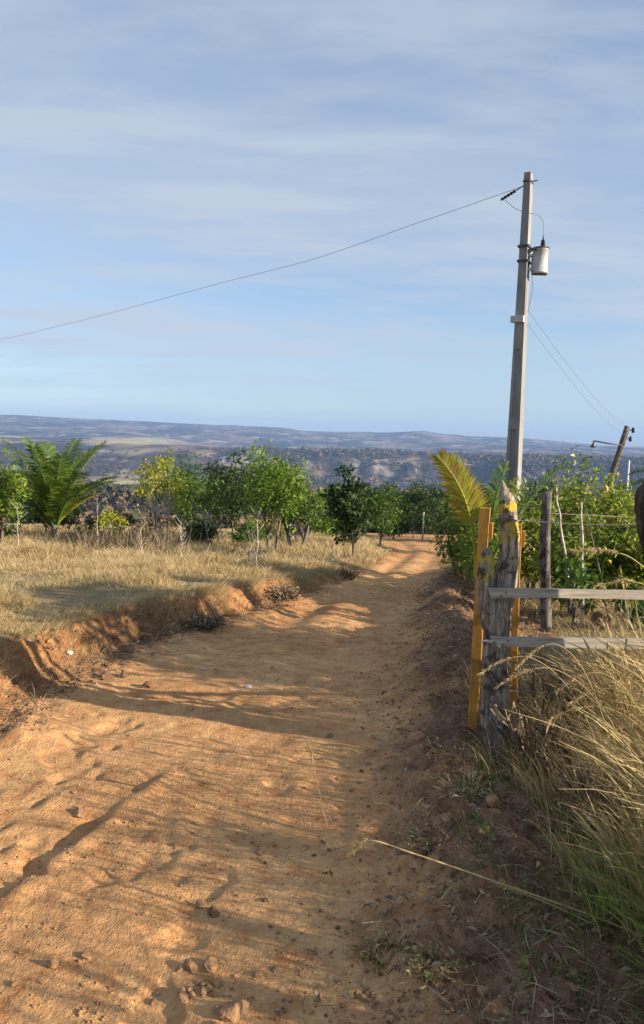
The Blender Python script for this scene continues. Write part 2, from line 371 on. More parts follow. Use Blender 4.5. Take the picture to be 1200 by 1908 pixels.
# ------------------------------------------------------------------ ground meshes
def grid_faces(nr, na, keep=None):
    i, j = np.meshgrid(np.arange(nr - 1), np.arange(na - 1), indexing='ij')
    a = i * na + j
    F = np.stack([a, a + 1, a + na + 1, a + na], -1).reshape(-1, 4)[:, ::-1]
    return F
def az_list(step, half=.60):
    mid = np.arange(-half, half, step)
    out = np.linspace(half, 2 * math.pi - half, 110)
    return np.concatenate([mid, out])
azs = az_list(.0042)
rs = [0.05, .4, .8, 1.1]; 
while rs[-1] < 66: rs.append(rs[-1] * 1.0044)
rs = np.array(rs)
RR, AA = np.meshgrid(rs, azs, indexing='ij')
X = (RR * np.sin(AA)).ravel(); Y = (RR * np.cos(AA)).ravel()
Z, Lw, Rw, Rd = terrain(X, Y)
V = np.stack([X, Y, Z], -1); F = grid_faces(len(rs), len(azs))
dl = XL(Y) - X; dr = X - XR(Y)
bankface = np.interp(Y, [0, 5, 9, 14, 20], [.55, .36, .30, .2, .1])
veg = np.clip(ss(dl, bankface * .8, bankface * 1.5) + ss(dr, .7, 1.3), 0, 1)
veg = np.clip(veg + .35 * fbm(X, Y, .5, 3, 71) * ((veg > .02) & (veg < .98)), 0, 1)
veg *= 1 - .55 * ss(fbm(X, Y, 1.1, 3, 72), .25, .5)
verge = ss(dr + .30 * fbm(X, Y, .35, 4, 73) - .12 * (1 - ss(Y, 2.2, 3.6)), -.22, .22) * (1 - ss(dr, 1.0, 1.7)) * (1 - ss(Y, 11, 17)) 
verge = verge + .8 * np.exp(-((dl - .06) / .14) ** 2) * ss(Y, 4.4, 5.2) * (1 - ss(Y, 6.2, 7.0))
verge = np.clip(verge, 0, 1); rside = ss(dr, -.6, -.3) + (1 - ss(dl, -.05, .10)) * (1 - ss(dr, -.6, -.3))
fx = X[F].mean(1); fy = Y[F].mean(1)
isroad = (fx > XL(fy)) & (fx < XR(fy) + .8) & (fy > -3) & (fy < 59)
def sub(name, mask, mat):
    Fs = F[mask]; used, inv = np.unique(Fs, return_inverse=True)
    return mesh_obj(name, V[used], inv.reshape(-1, 4), mat, {'veg': veg[used], 'verge': verge[used], 'rside': rside[used]})
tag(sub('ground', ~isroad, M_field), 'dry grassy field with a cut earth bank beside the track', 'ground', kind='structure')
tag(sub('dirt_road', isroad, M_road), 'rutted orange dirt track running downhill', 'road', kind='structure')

az2 = az_list(.0018, .50)
r2 = [61.0]
while r2[-1] < 11800: r2.append(r2[-1] * 1.0125)
r2 = np.array(r2)
# finer rings over the mesa
r2 = np.sort(np.concatenate([r2, np.linspace(1700, 2600, 110)]))
RR, AA = np.meshgrid(r2, az2, indexing='ij')
X2 = (RR * np.sin(AA)).ravel(); Y2 = (RR * np.cos(AA)).ravel(); Z2 = far_h(X2, Y2)
Z2 = Z2 - .12 * (1 - ss(RR.ravel(), 64, 70))
px = 600 + 1400 * np.tan(np.clip(AA.ravel(), -1.2, 1.2)); rr = RR.ravel()
fields = np.clip((1 - ss(px, 230, 420)) * ss(rr, 900, 1600) * (1 - ss(rr, 4300, 5000)) + .35 * ss(rr, 250, 500) * (1 - ss(rr, 1500, 1900)), 0, 1)
rock = .25 * ss(px, 330, 450) * ss(rr, 1850, 2000) * (1 - ss(rr, 2330, 2450))
tag(mesh_obj('hills', np.stack([X2, Y2, Z2], -1), grid_faces(len(r2), len(az2)), M_far, {'fields': fields, 'rock': rock}),
    'hazy scrub valley with a cliffed mesa and long far ridge', 'hills', kind='structure')

# ------------------------------------------------------------------ geometry builders
class MB:
    def __init__(s): s.v = []; s.f = []; s.a = []
    def tube(s, pts, rad_, n=8, rough=0, cap=True, seed=0, paint=None, twist=0):
        pts = [Vector(p) for p in pts]; k0 = len(s.v); rr = random.Random(seed)
        ph = [rr.uniform(0, 6.28) for _ in range(6)]
        up = None
        for i, p in enumerate(pts):
            t = (pts[min(i + 1, len(pts) - 1)] - pts[max(i - 1, 0)]).normalized()
            if up is None:
                up = Vector((0, 1, 0)) if abs(t.z) > .7 else Vector((0, 0, 1))
            side = t.cross(up).normalized(); up = side.cross(t).normalized()
            R = rad_[i] if isinstance(rad_, (list, tuple)) else rad_
            for j in range(n):
                a = 2 * math.pi * j / n + twist * i
                q = R
                if rough:
                    q = R * (1 + rough * (.45 * math.sin(3 * a + ph[0] + .13 * i) + .3 * math.sin(7 * a + ph[1] + .3 * i) + .35 * math.sin(11 * a + ph[2] - .2 * i) + .35 * rr.uniform(-1, 1)))
                s.v.append(p + side * (math.cos(a) * q) + up * (math.sin(a) * q)); s.a.append(paint[i] if paint else 0.0)
        for i in range(len(pts) - 1):
            for j in range(n):
                a = k0 + i * n + j; b = k0 + i * n + (j + 1) % n
                s.f.append((a, b, b + n, a + n))
        if cap:
            s.f.append(tuple(k0 + j for j in reversed(range(n)))); e = k0 + (len(pts) - 1) * n; s.f.append(tuple(e + j for j in range(n)))
    def box(s, c, sz, rot=None, taper=1.0, jit=0):
        k = len(s.v); M = rot or Matrix.Identity(3); c = Vector(c)
        for z in (-1, 1):
            tp = taper if z > 0 else 1
            for x, y in ((-1, -1), (1, -1), (1, 1), (-1, 1)):
                s.v.append(c + M @ Vector((x * sz[0] / 2 * tp + random.uniform(-jit, jit), y * sz[1] / 2 * tp + random.uniform(-jit, jit), z * sz[2] / 2))); s.a.append(0.0)
        for q in ((3, 2, 1, 0), (4, 5, 6, 7), (0, 1, 5, 4), (1, 2, 6, 5), (2, 3, 7, 6), (3, 0, 4, 7)):
            s.f.append(tuple(k + i for i in q))
    def build(s, name, mat, parent=None, smooth=True, bevel=0, loc=None, paint=False):
        me = bpy.data.meshes.new(name)
        off = Vector(loc) if loc else Vector((0, 0, 0))
        me.from_pydata([v - off for v in s.v], [], s.f); me.update()
        if paint:
            at = me.attributes.new('paint', 'FLOAT', 'POINT'); at.data.foreach_set('value', s.a)
        me.materials.append(mat)
        for p in me.polygons: p.use_smooth = smooth
        o = bpy.data.objects.new(name, me); col.objects.link(o); o.location = off
        if parent: o.parent = parent
        if bevel:
            b = o.modifiers.new('b', 'BEVEL'); b.width = bevel; b.segments = 2; b.limit_method = 'ANGLE'
        return o

def leaves_np(C, D, ln, wd, rs_, fold=.25, droop=.2):
    """C centres (base), D directions, ln lengths, wd widths -> verts, tri faces, rnd"""
    n = len(C); D = D / np.linalg.norm(D, axis=1, keepdims=True)
    rv = rs_.normal(size=(n, 3)); rv[:, 2] = np.abs(rv[:, 2]) + .6
    S = np.cross(D, rv); S /= np.linalg.norm(S, axis=1, keepdims=True) + 1e-9
    U = np.cross(S, D)
    ln = ln[:, None]; wd = wd[:, None]
    p0 = C; p1 = C + D * ln * .5 + S * wd * .5 + U * wd * fold; p2 = C + D * ln * .5 - S * wd * .5 + U * wd * fold
    pm = C + D * ln * .52; p3 = C + D * ln - U * ln * droop
    V = np.stack([p0, p1, pm, p2, p3], 1).reshape(-1, 3)
    k = (np.arange(n) * 5)[:, None]
    T = np.concatenate([k + np.array([[0, 1, 2]]), k + np.array([[0, 2, 3]]), k + np.array([[2, 1, 4]]), k + np.array([[3, 2, 4]])], 0)
    return V, T
def blades_np(B, h, lean, lh, wd, segs=3, curl=2.0, rs_=RS, head=0):
    """ribbon blades: B base, h height, lean direction (xy unit), lh horizontal reach, wd width"""
    n = len(B); t = np.linspace(0, 1, segs + 1)
    P = np.zeros((n, segs + 1, 3))
    for k, s in enumerate(t):
        P[:, k, :2] = B[:, :2] + lean * (lh * s ** curl)[:, None]
        P[:, k, 2] = B[:, 2] + h * (s - .30 * s ** 3 * np.clip(lh / (h + 1e-6), 0, 1.5))
    a = rs_.uniform(0, math.pi, n); W = np.stack([np.cos(a), np.sin(a) * .5, a * 0], -1)
    V = np.zeros((n, segs + 1, 2, 3))
    for k, s in enumerate(t):
        ww = (wd * (1 - .85 * s ** 1.5))[:, None] / 2
        if head and s > .72: ww = ww * 0 + head * (1 - abs(s - .86) / .16) / 2 + .0006
        V[:, k, 0] = P[:, k] - W * ww; V[:, k, 1] = P[:, k] + W * ww
    base = (np.arange(n) * (segs + 1) * 2)[:, None]
    F = np.concatenate([base + np.array([[2 * k, 2 * k + 1, 2 * k + 3, 2 * k + 2]]) for k in range(segs)], 0)
    return V.reshape(-1, 3), F, (segs + 1) * 2

def tree(name, x, y, h, wid, leaf_mat, trunk_mat, label, cat='tree', stems=1, crown_from=.35, nclump=34, nleaf=3000, leaf=.10,
         trunk_r=.03, seed=1, flat=1.0, group=None, clump_r=.2, aspect=.45, spread=.12, rnd_hi=1.0, lean=(0, 0), yfrac=0.0, depth=None):
    rs_ = np.random.RandomState(seed); rr = random.Random(seed)
    z0 = gz(x, y) - .03
    root = empty(name, (x, y, z0)); tag(root, label, cat, group)
    hw = wid / 2; hd = (depth or wid) / 2; c0 = h * crown_from
    cz = (h + c0) / 2; ch = (h - c0) / 2
    # clump centres through an uneven envelope
    cs = []
    lobes = [(rs_.uniform(0, 6.28), rs_.uniform(-.6, .9), rs_.uniform(.75, 1.12)) for _ in range(7)]
    while len(cs) < nclump:
        v = rs_.uniform(-1, 1, 3); q = np.linalg.norm(v)
        if q > 1: continue
        lim = .86
        for la, lz, lr in lobes:
            dd = np.array([math.cos(la) * math.cos(lz), math.sin(la) * math.cos(lz), math.sin(lz)])
            if v @ dd / (q + 1e-6) > .8: lim = lr
        if q > lim or (q < .35 and rs_.rand() < .6): continue
        cs.append(np.array([v[0] * hw + lean[0] * (v[2] + 1) / 2, v[1] * hd + lean[1], cz + v[2] * ch]))
    cs = np.array(cs); cs[np.argmax(cs[:, 2]), 2] = h - clump_r * h * .15
    # trunk and limbs
    mb = MB(); forks = []
    for s in range(stems):
        a = rr.uniform(0, 6.28); bx = 0 if stems == 1 else math.cos(a) * spread * .5; by = 0 if stems == 1 else math.sin(a) * spread * .5
        tx = math.cos(a) * spread * (1 if stems == 1 else 2.2) + lean[0] * .5; ty = math.sin(a) * spread * 1.5
        pts = []; rds = []
        top = h * (.62 if crown_from < .5 else .75)
        for i in range(7):
            t = i / 6
            pts.append((bx + (tx - bx) * t + rr.uniform(-.02, .02) * h * .3, by + (ty - by) * t + rr.uniform(-.02, .02) * h * .3, t * top - .02)); rds.append(trunk_r * (1.25 - .75 * t) * (1 + .5 * (i == 0)))
        mb.tube(pts, rds, 7, .10, seed=seed + s)
        forks.append(pts)
    for i, c in enumerate(cs[:min(len(cs), 40)]):
        pts = rr.choice(forks); k = rr.randint(2, 6)
        zmin = min(pts[k][2], max(c[2] - .15 * h, c0 * .6)); 
        k = min(range(7), key=lambda q: abs(pts[q][2] - zmin)); s0 = Vector(pts[k]); e = Vector(c)
        mid = (s0 + e) / 2 + Vector((rr.uniform(-.05, .05) * h, rr.uniform(-.05, .05) * h, -.04 * h))
        rb = trunk_r * .42
        mb.tube([s0, (s0 + mid) / 2, mid, (mid + e) / 2 + Vector((0, 0, .02)), e], [rb, rb * .8, rb * .6, rb * .4, rb * .2], 5, 0, seed=i)
    mb.build('trunk', trunk_mat, root)
    # leaves
    nleaf = int(nleaf * .78); idx = rs_.randint(0, len(cs), nleaf); off = rs_.normal(size=(nleaf, 3)); off /= np.linalg.norm(off, axis=1, keepdims=True)
    off *= (rs_.rand(nleaf) ** .45)[:, None] * (clump_r * h * rs_.uniform(.6, 1.1, len(cs))[idx])[:, None] * np.array([1, 1, .75])
    C = cs[idx] + off; keep = C[:, 2] > .04 * h; C = C[keep]; off = off[keep]; n = len(C)
    D = off + rs_.normal(size=(n, 3)) * .12 * h; D[:, 2] += .02 * h
    ln = leaf * rs_.uniform(.6, 1.25, n); Vv, T = leaves_np(C, D, ln, ln * aspect, rs_)
    tone = rs_.rand(len(cs))[idx][keep]
    rnd = np.clip(rs_.beta(2, 2.2, n) * .6 + .3 * tone, 0, 1) * rnd_hi
    if yfrac: rnd = np.where(rs_.rand(n) < yfrac * (.4 + 1.4 * tone), rs_.uniform(.85, 1, n), rnd)
    mesh_obj('crown', Vv, T, leaf_mat, {'rnd': np.repeat(rnd, 5)}, root, smooth=False)
    return root

# ------------------------------------------------------------------ orchard trees on the left
tree('cashew_tree', -7.35, 16.9, 1.85, 1.35, M_leaf_bright, M_trunk, 'yellow green bushy tree cut by the left edge of the picture', seed=3, nleaf=3600, stems=2, crown_from=.3, leaf=.12, yfrac=.3)
tree('orchard_tree', -9.9, 20.5, 2.2, 2.3, M_leaf_mid, M_trunk, 'broad green tree behind the one at the left edge', seed=4, nleaf=3500, leaf=.13)
tree('dark_bush', -9.4, 25.5, 1.95, 2.4, M_leaf_dark, M_trunk, 'dark round bush low behind the coconut palm', 'bush', seed=5, nleaf=3500, crown_from=.12, leaf=.14)
tree('yellow_shrub', -5.75, 20.3, 1.0, .9, M_leaf_yellow, M_trunk_pale, 'small yellow shrub just right of the coconut palm', 'shrub', seed=6, nleaf=700, crown_from=.2, stems=3, leaf=.10, trunk_r=.014, nclump=14)
tree('young_tree', -3.75, 17.7, 2.35, 1.45, M_leaf_yellow, M_trunk_pale, 'thin yellow leaved tree with two pale white trunks', seed=7, nleaf=1500, crown_from=.38, stems=3, leaf=.105, trunk_r=.021, spread=.22, nclump=30, clump_r=.12, rnd_hi=.8)
tree('orchard_tree', -3.95, 22.0, 2.45, 1.7, M_leaf_mid, M_trunk, 'green tree standing behind the pale trunked yellow tree', seed=8, nleaf=3600, crown_from=.25, stems=2, leaf=.12)
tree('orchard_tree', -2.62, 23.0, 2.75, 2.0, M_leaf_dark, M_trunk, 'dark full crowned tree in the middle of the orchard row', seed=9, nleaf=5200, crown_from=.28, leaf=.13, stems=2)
tree('young_tree', -2.55, 17.6, 1.55, .85, M_leaf_mid, M_trunk_pale, 'sparse little tree with thin pale stems before the dark orchard tree', seed=10, nleaf=650, crown_from=.45, stems=3, leaf=.10, trunk_r=.012, nclump=16, clump_r=.11)
tree('orchard_tree', -1.12, 17.0, 2.38, 1.50, M_leaf_bright, M_trunk, 'tallest bright green tree of the orchard, on slim grey trunks', seed=11, nleaf=4800, crown_from=.36, stems=2, leaf=.11, spread=.12, yfrac=.05)
tree('orchard_tree', -0.60, 18.6, 1.75, 1.25, M_leaf_mid, M_trunk, 'green tree with forked trunk right of the bright tree', seed=12, nleaf=3000, crown_from=.38, stems=2, leaf=.11, trunk_r=.045, spread=.2)
tree('round_bush', .15, 30.5, 2.1, 2.3, M_leaf_bright, M_trunk, 'light green round bush seen between orchard trees', 'bush', seed=13, nleaf=3500, crown_from=.1, leaf=.15)
tree('round_bush', -1.4, 33.5, 1.9, 2.6, M_leaf_mid, M_trunk, 'mid green bush left of the light green round bush', 'bush', seed=33, nleaf=3500, crown_from=.1, leaf=.15)
tree('cashew_tree', .66, 15.6, 1.92, 1.02, M_leaf_dark, M_trunk, 'small dark leaved tree with bare trunk at the road edge', seed=14, nleaf=1900, crown_from=.26, leaf=.125, aspect=.6, trunk_r=.032, nclump=26, clump_r=.13)
tree('cashew_tree', 1.85, 23.5, 1.95, 1.35, M_leaf_mid, M_trunk, 'low spreading tree beside the road behind the dark small tree', seed=15, nleaf=2400, crown_from=.2, leaf=.12, aspect=.55)
for i, (x, y, h_, w_, lab) in enumerate([
    (8.2, 35.5, 2.5, 2.4, 'dark tree hidden behind the yellow frond, added to shade the road end'), (9.7, 37.5, 2.9, 2.6, 'dark tree added behind the concrete pole base to shade the road end'), (11.5, 38.0, 3.0, 2.8, 'dark tree added behind the cashew hedge to shade the road end'),  # trees added out of sight to shade the road end
    (3.9, 40.5, 2.8, 2.6, 'leftmost of the dark trees at the far end of the road'),
    (5.3, 43.0, 3.0, 3.0, 'dark tree at the road end behind the white stake'),
    (6.9, 45.0, 3.1, 3.0, 'dark tree where the road disappears'),
    (8.6, 46.5, 3.2, 3.0, 'dark tree at the road end beside the right hand shrubs'),
    (11.6, 55.0, 3.4, 3.4, 'dark tree behind the roadside shrub, rightmost at the road end')]):
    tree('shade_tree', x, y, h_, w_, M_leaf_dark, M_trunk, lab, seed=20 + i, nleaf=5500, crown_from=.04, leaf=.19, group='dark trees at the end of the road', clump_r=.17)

for i, (x, y, h_, w_, mt, lab) in enumerate([
    (-8.6, 19.2, .75, 1.3, M_leaf_mid, 'low green bush at the left foot of the coconut palm'), (-6.6, 22.5, .95, 1.5, M_leaf_dark, 'dark low bush right of the palm trunk'),
    (-4.9, 21.5, .85, 1.3, M_twig, 'brown leafless bush between palm and yellow leaved tree'), (-3.3, 19.8, .8, 1.1, M_leaf_dark, 'low dark bush behind the pale white trunks'),
    (-9.2, 16.8, .8, 1.2, M_twig, 'brown twiggy bush at the left edge under the yellow green tree'), (-2.0, 21.0, .75, 1.2, M_leaf_mid, 'low green bush under the dark full crowned tree'), (-1.6, 25.5, .9, 1.6, M_leaf_yellow, 'low yellowish bush seen under the orchard crowns')]):
    tree('low_bush', x, y, h_, w_, mt, M_trunk, lab, 'bush', seed=600 + i, nleaf=1600, crown_from=.05, leaf=.11, stems=3, trunk_r=.012, clump_r=.22)

# right of the road
tree('roadside_shrub', 1.98, 10.4, 1.22, .62, M_leaf_hedge, M_trunk, 'leafy green shrub at the road edge left of the ochre posts', 'shrub', seed=40, nleaf=2400, crown_from=.05, leaf=.075, stems=3, trunk_r=.012)
tree('roadside_shrub', 2.02, 8.9, .95, .7, M_leaf_hedge, M_trunk, 'green shrub directly behind the ochre posts', 'shrub', seed=41, nleaf=2400, crown_from=.05, leaf=.07, stems=3, trunk_r=.012)
tree('roadside_shrub', 2.75, 12.6, 1.3, 1.1, M_leaf_mid, M_trunk, 'darker shrub behind the roadside shrub', 'shrub', seed=42, nleaf=2600, crown_from=.05, leaf=.085, stems=3, trunk_r=.014)
hed = [(2.55, 9.2, 1.42, 1.15, 'hedge tree directly right of the weathered gate post', 43), (3.35, 10.0, 1.80, 1.30, 'tallest of the hedge trees, under the street lamp arm', 44),
       (3.75, 9.0, 1.45, 1.15, 'hedge tree right of the pale leaning sticks', 45), (4.5, 10.6, 1.62, 1.4, 'hedge tree in front of the leaning wooden pole', 46),
       (2.75, 7.9, 1.05, .95, 'low hedge tree between dark fence post and pale sticks', 47), (3.3, 7.8, 1.02, .95, 'low hedge tree right of the bare sticks', 48)]
for x, y, h_, w_, lab, s in hed:
    tree('cashew_tree', x, y, h_, w_, M_leaf_hedge, M_trunk, lab, seed=s, nleaf=3900, crown_from=.14, leaf=.090, aspect=.42, stems=3, trunk_r=.016, clump_r=.17, nclump=40, yfrac=.07, group='cashew hedge behind the fence')
tree('sapling', 2.40, 6.95, .68, .5, M_leaf_mid, M_trunk, 'little sapling with straight brown trunk seen between the rails', 'tree', seed=50, nleaf=420, crown_from=.55, leaf=.08, trunk_r=.017, nclump=14, clump_r=.16, spread=.02)
# trees beyond the right edge of the picture that shade the track
tree('cashew_tree', 4.3, 4.2, 2.7, 2.05, M_leaf_mid, M_trunk, 'green tree right of the gate, beyond the picture edge', seed=52, nleaf=5200, crown_from=.10, leaf=.12, stems=3)
tree('cashew_tree', 6.6, 3.6, 3.0, 2.0, M_leaf_mid, M_trunk, 'second green tree right of the gate, farther from it', seed=53, nleaf=4200, crown_from=.12, leaf=.12, stems=3)

# ------------------------------------------------------------------ palms
def frond(mb_len, az, elev, bend, nl=46, ll=.5, rs_=RS, mat=M_palm, parent=None, dry=0, lw=.032, side_droop=.5, origin=(0, 0, 0), tip=1.0, name='frond', roll=0, start=.16):
    K = 16; pts = []; p = Vector(origin); e = elev
    d = Vector((math.cos(az), math.sin(az), 0)); step = mb_len / K; tang = []
    for k in range(K + 1):
        t = Vector((d.x * math.cos(e), d.y * math.cos(e), math.sin(e))); pts.append(p.copy()); tang.append(t); p = p + t * step; e -= bend / K * (0.4 + 1.2 * k / K)
    side = Matrix.Rotation(roll, 3, tang[K // 2]) @ Vector((-d.y, d.x, 0)); V = []; F = []; rnd = []
    # rachis
    tb = MB(); tb.tube(pts, [.020 * (1 - .85 * k / K) * mb_len / 1.6 + .002 for k in range(K + 1)], 5)
    V += [v[:] for v in tb.v]; quads = [q for q in tb.f if len(q) == 4]; F += quads; rnd += [.75] * len(tb.v)
    for s in (-1, 1):
        for i in range(nl):
            u = start + (1 - start) * (i + rs_.rand() * .5) / nl; k = min(int(u * K), K - 1); fr = u * K - k
            b = pts[k].lerp(pts[k + 1], fr); t = tang[k]; up = side.cross(t).normalized() * 1
            if up.z < 0: up = -up
            l = ll * (math.sin(math.pi * (.12 + .80 * u)) ** .7) * rs_.uniform(.85, 1.1)
            dirn = (side * s * 1.0 + t * (.55 + .5 * u) + up * (.35 + rs_.uniform(-.15, .15))).normalized()
            q0 = b; q1 = b + dirn * l * .5; q2 = q1 + (dirn + Vector((0, 0, -side_droop * rs_.uniform(.6, 1.3)))).normalized() * l * .5
            wv = t * lw * .5; n0 = len(V)
            V += [(q0 - wv * .5)[:], (q0 + wv * .5)[:], (q1 + wv)[:], (q1 - wv)[:], (q2 + wv * .1)[:], (q2 - wv * .1)[:]]
            F += [(n0, n0 + 1, n0 + 2, n0 + 3), (n0 + 3, n0 + 2, n0 + 4, n0 + 5)]
            rv = rs_.beta(2, 2) if not dry else np.clip(rs_.normal(.55, .2), 0, 1)
            rnd += [rv] * 4 + ([rv] * 2 if not dry else [1.0, 1.0])
    return mesh_obj(name, np.array(V), np.array(F), mat, {'rnd': np.array(rnd)}, parent, smooth=False)

PX, PY = -7.65, 21.4
pr = empty('coconut_palm', (PX, PY, gz(PX, PY) - .03)); tag(pr, 'young coconut palm with arching green fronds in the dry field', 'palm tree')
mb = MB(); mb.tube([(0, 0, -.05), (.01, 0, .15), (.0, .02, .4), (0, 0, .62)], [.17, .14, .12, .08], 10, .12, seed=4); mb.build('trunk', M_trunk, pr)
rp = np.random.RandomState(5)
for i in range(24):
    inner = i < 10
    az = i * 2.399 + .4; el = rad(rp.uniform(70, 86) if inner else rp.uniform(42, 70)); lg = rp.uniform(2.55, 2.95) if inner else rp.uniform(2.1, 2.6)
    frond(lg, az, el, rad(rp.uniform(28, 60) if inner else rp.uniform(50, 90)), 54, .56, rp, M_palm, pr, origin=(rp.uniform(-.05, .05), rp.uniform(-.05, .05), .42), lw=.042, side_droop=.55)
fr = frond(1.75, .15, rad(48), rad(35), 30, .4, rp, M_palm_dry, pr, origin=(0, 0, .5), lw=.04); fr['label'] = 'yellowed lower frond pointing right'

GX, GY = 1.50, 7.0
yp = empty('coconut_palm', (GX, GY, gz(GX, GY) - .02)); tag(yp, 'small coconut palm with a yellowing frond behind the ochre posts', 'palm tree')
mb = MB(); mb.tube([(0, 0, -.03), (.01, 0, .12), (0, 0, .4), (0, 0, .6)], [.06, .05, .035, .02], 8, .12, seed=4); mb.build('trunk', M_trunk, yp)
rp = np.random.RandomState(9)
fr = frond(1.22, rad(188), rad(88), rad(52), 46, .235, rp, M_palm_dry, yp, dry=1, origin=(-.06, -.1, .40), lw=.024, side_droop=.30, roll=rad(62), start=.40); fr['label'] = 'broad yellow frond with brown burnt leaf tips'
frond(1.15, rad(150), rad(82), rad(20), 36, .26, rp, M_palm, yp, origin=(.0, 0, .40), lw=.024)
frond(1.1, rad(20), rad(84), rad(14), 36, .24, rp, M_palm, yp, origin=(.02, 0, .38), lw=.024)
frond(1.35, rad(8), rad(66), rad(30), 36, .26, rp, M_palm, yp, origin=(.04, 0, .38), lw=.022)
frond(1.0, rad(75), rad(66), rad(50), 30, .26, rp, M_palm, yp, origin=(.0, .03, .36), lw=.024)

RX_, RY_ = 10.3, 21.0
rpal = empty('coconut_palm', (RX_, RY_, gz(RX_, RY_) - .03)); tag(rpal, 'dark coconut palm whose frond tips enter at the right edge', 'palm tree')
mb = MB(); mb.tube([(0, 0, -.05), (.02, 0, .6), (0, .02, 1.3), (0, 0, 2.1)], [.18, .14, .12, .09], 10, .12, seed=4); mb.build('trunk', M_trunk, rpal)
rp = np.random.RandomState(15)
for i in range(12):
    frond(rp.uniform(1.5, 1.9), i * 2.399 + .2, rad(rp.uniform(20, 65)), rad(rp.uniform(50, 85)), 40, .5, rp, M_palm, rpal, origin=(0, 0, 2.0), lw=.045)

# ------------------------------------------------------------------ gate and fence
gx, gy = .90, 3.72
gp = empty('gate_post', (gx, gy, -.03)); z0 = -.03
tag(gp, 'weathered forked log post with chips of yellow paint at the gate', 'gate post')
mb = MB()
def interp_path(P, n):
    ks = np.linspace(0, len(P) - 1, n); A = np.array(P, float)
    return [tuple(np.interp(k, range(len(P)), A[:, c]) for c in range(A.shape[1])) for k in ks]
main = interp_path([(.02, 0, -.12, .085, 0), (.02, 0, .0, .080, 0), (.015, 0, .2, .070, 0), (0, 0, .45, .060, 0), (-.005, 0, .62, .058, 0), (.0, 0, .78, .064, 0), (.03, 0, .92, .055, 0), (.045, 0, 1.06, .048, 0),
                    (.04, .0, 1.16, .046, .55), (.03, 0, 1.22, .045, .75), (.025, 0, 1.27, .044, .15), (.02, 0, 1.31, .043, .8), (.012, 0, 1.35, .036, .3), (-.005, 0, 1.41, .014, 0), (-.012, 0, 1.44, .004, 0)], 90)
mb.tube([p[:3] for p in main], [p[3] for p in main], 26, .15, seed=21, paint=[p[4] for p in main])
limb = interp_path([(-.02, -.015, .62, .03, 0), (-.05, -.02, .76, .048, 0), (-.065, -.02, .88, .046, 0), (-.075, -.02, .97, .042, .6), (-.075, -.02, 1.04, .036, .7), (-.075, -.02, 1.09, .024, .2), (-.07, -.02, 1.105, .006, 0)], 36)
mb.tube([p[:3] for p in limb], [p[3] for p in limb], 20, .15, seed=22, paint=[p[4] for p in limb])
gl = mb.build('log', M_log, gp, paint=True)
mb = MB(); mb.tube([(.10, .03, -.05), (.095, .03, .1), (.07, .02, .22), (.06, .02, .26)], [.045, .04, .03, .01], 12, .2, seed=23); mb.build('root_stub', M_log, gp, paint=True)
# wire wraps on the log
for zz, R in ((1.19, .050), (1.255, .048), (.52, .064)):
    mb = MB()
    mb.tube([(.038 * (zz > 1) + R * math.cos(a), R * math.sin(a), zz + .008 * math.sin(a * 2)) for a in np.linspace(0, 2 * math.pi, 25)], .0022, 5)
    mb.build('wire_wrap', M_wire, gp)

def board_post(x0, y, z0_, x1, z1, wdt, th, label, blk):
    o = empty('ochre_post', (x0, y, z0_)); tag(o, label, 'post', 'ochre painted posts behind the gate post')
    mb = MB(); n = 12; k0 = len(mb.v)
    for i in range(n + 1):
        t = i / n; cx_ = (x1 - x0) * t + .003 * math.sin(5 * t + x0); zz = (z1 - z0_) * t - .1 * (i == 0); w2 = wdt / 2 * (.92 + .12 * t) + random.uniform(-.0015, .0015)
        for sx, sy in ((-1, -1), (1, -1), (1, 1), (-1, 1)): mb.v.append(Vector((cx_ + sx * w2, sy * th / 2 + .04 * sx * 0, zz))); mb.a.append(0)
    for i in range(n):
        for j in range(4):
            a = k0 + i * 4 + j; b = k0 + i * 4 + (j + 1) % 4; mb.f.append((a, b, b + 4, a + 4))
    mb.f.append((k0 + 3, k0 + 2, k0 + 1, k0)); e = k0 + n * 4; mb.f.append((e, e + 1, e + 2, e + 3))
    ob = mb.build('board', M_ochre, o, smooth=False, bevel=.003); ob.rotation_euler = (0, 0, rad(-16))
    if blk is not None:
        mb = MB(); mb.box((wdt / 2 + .008 + (x1 - x0) * blk, .012, (z1 - z0_) * blk), (.018, .035, .085)); mb.build('hinge_block', M_ochre, o, smooth=False, bevel=.003).rotation_euler = (0, 0, rad(-16))
    return o
board_post(.825, 3.86, gz(.825, 3.86), .842, 1.262, .054, .040, 'ochre painted board post left of the weathered log', .90)
board_post(1.045, 3.88, gz(1.04, 3.88), 1.022, 1.18, .038, .038, 'thinner ochre board post right of the weathered log', .93)

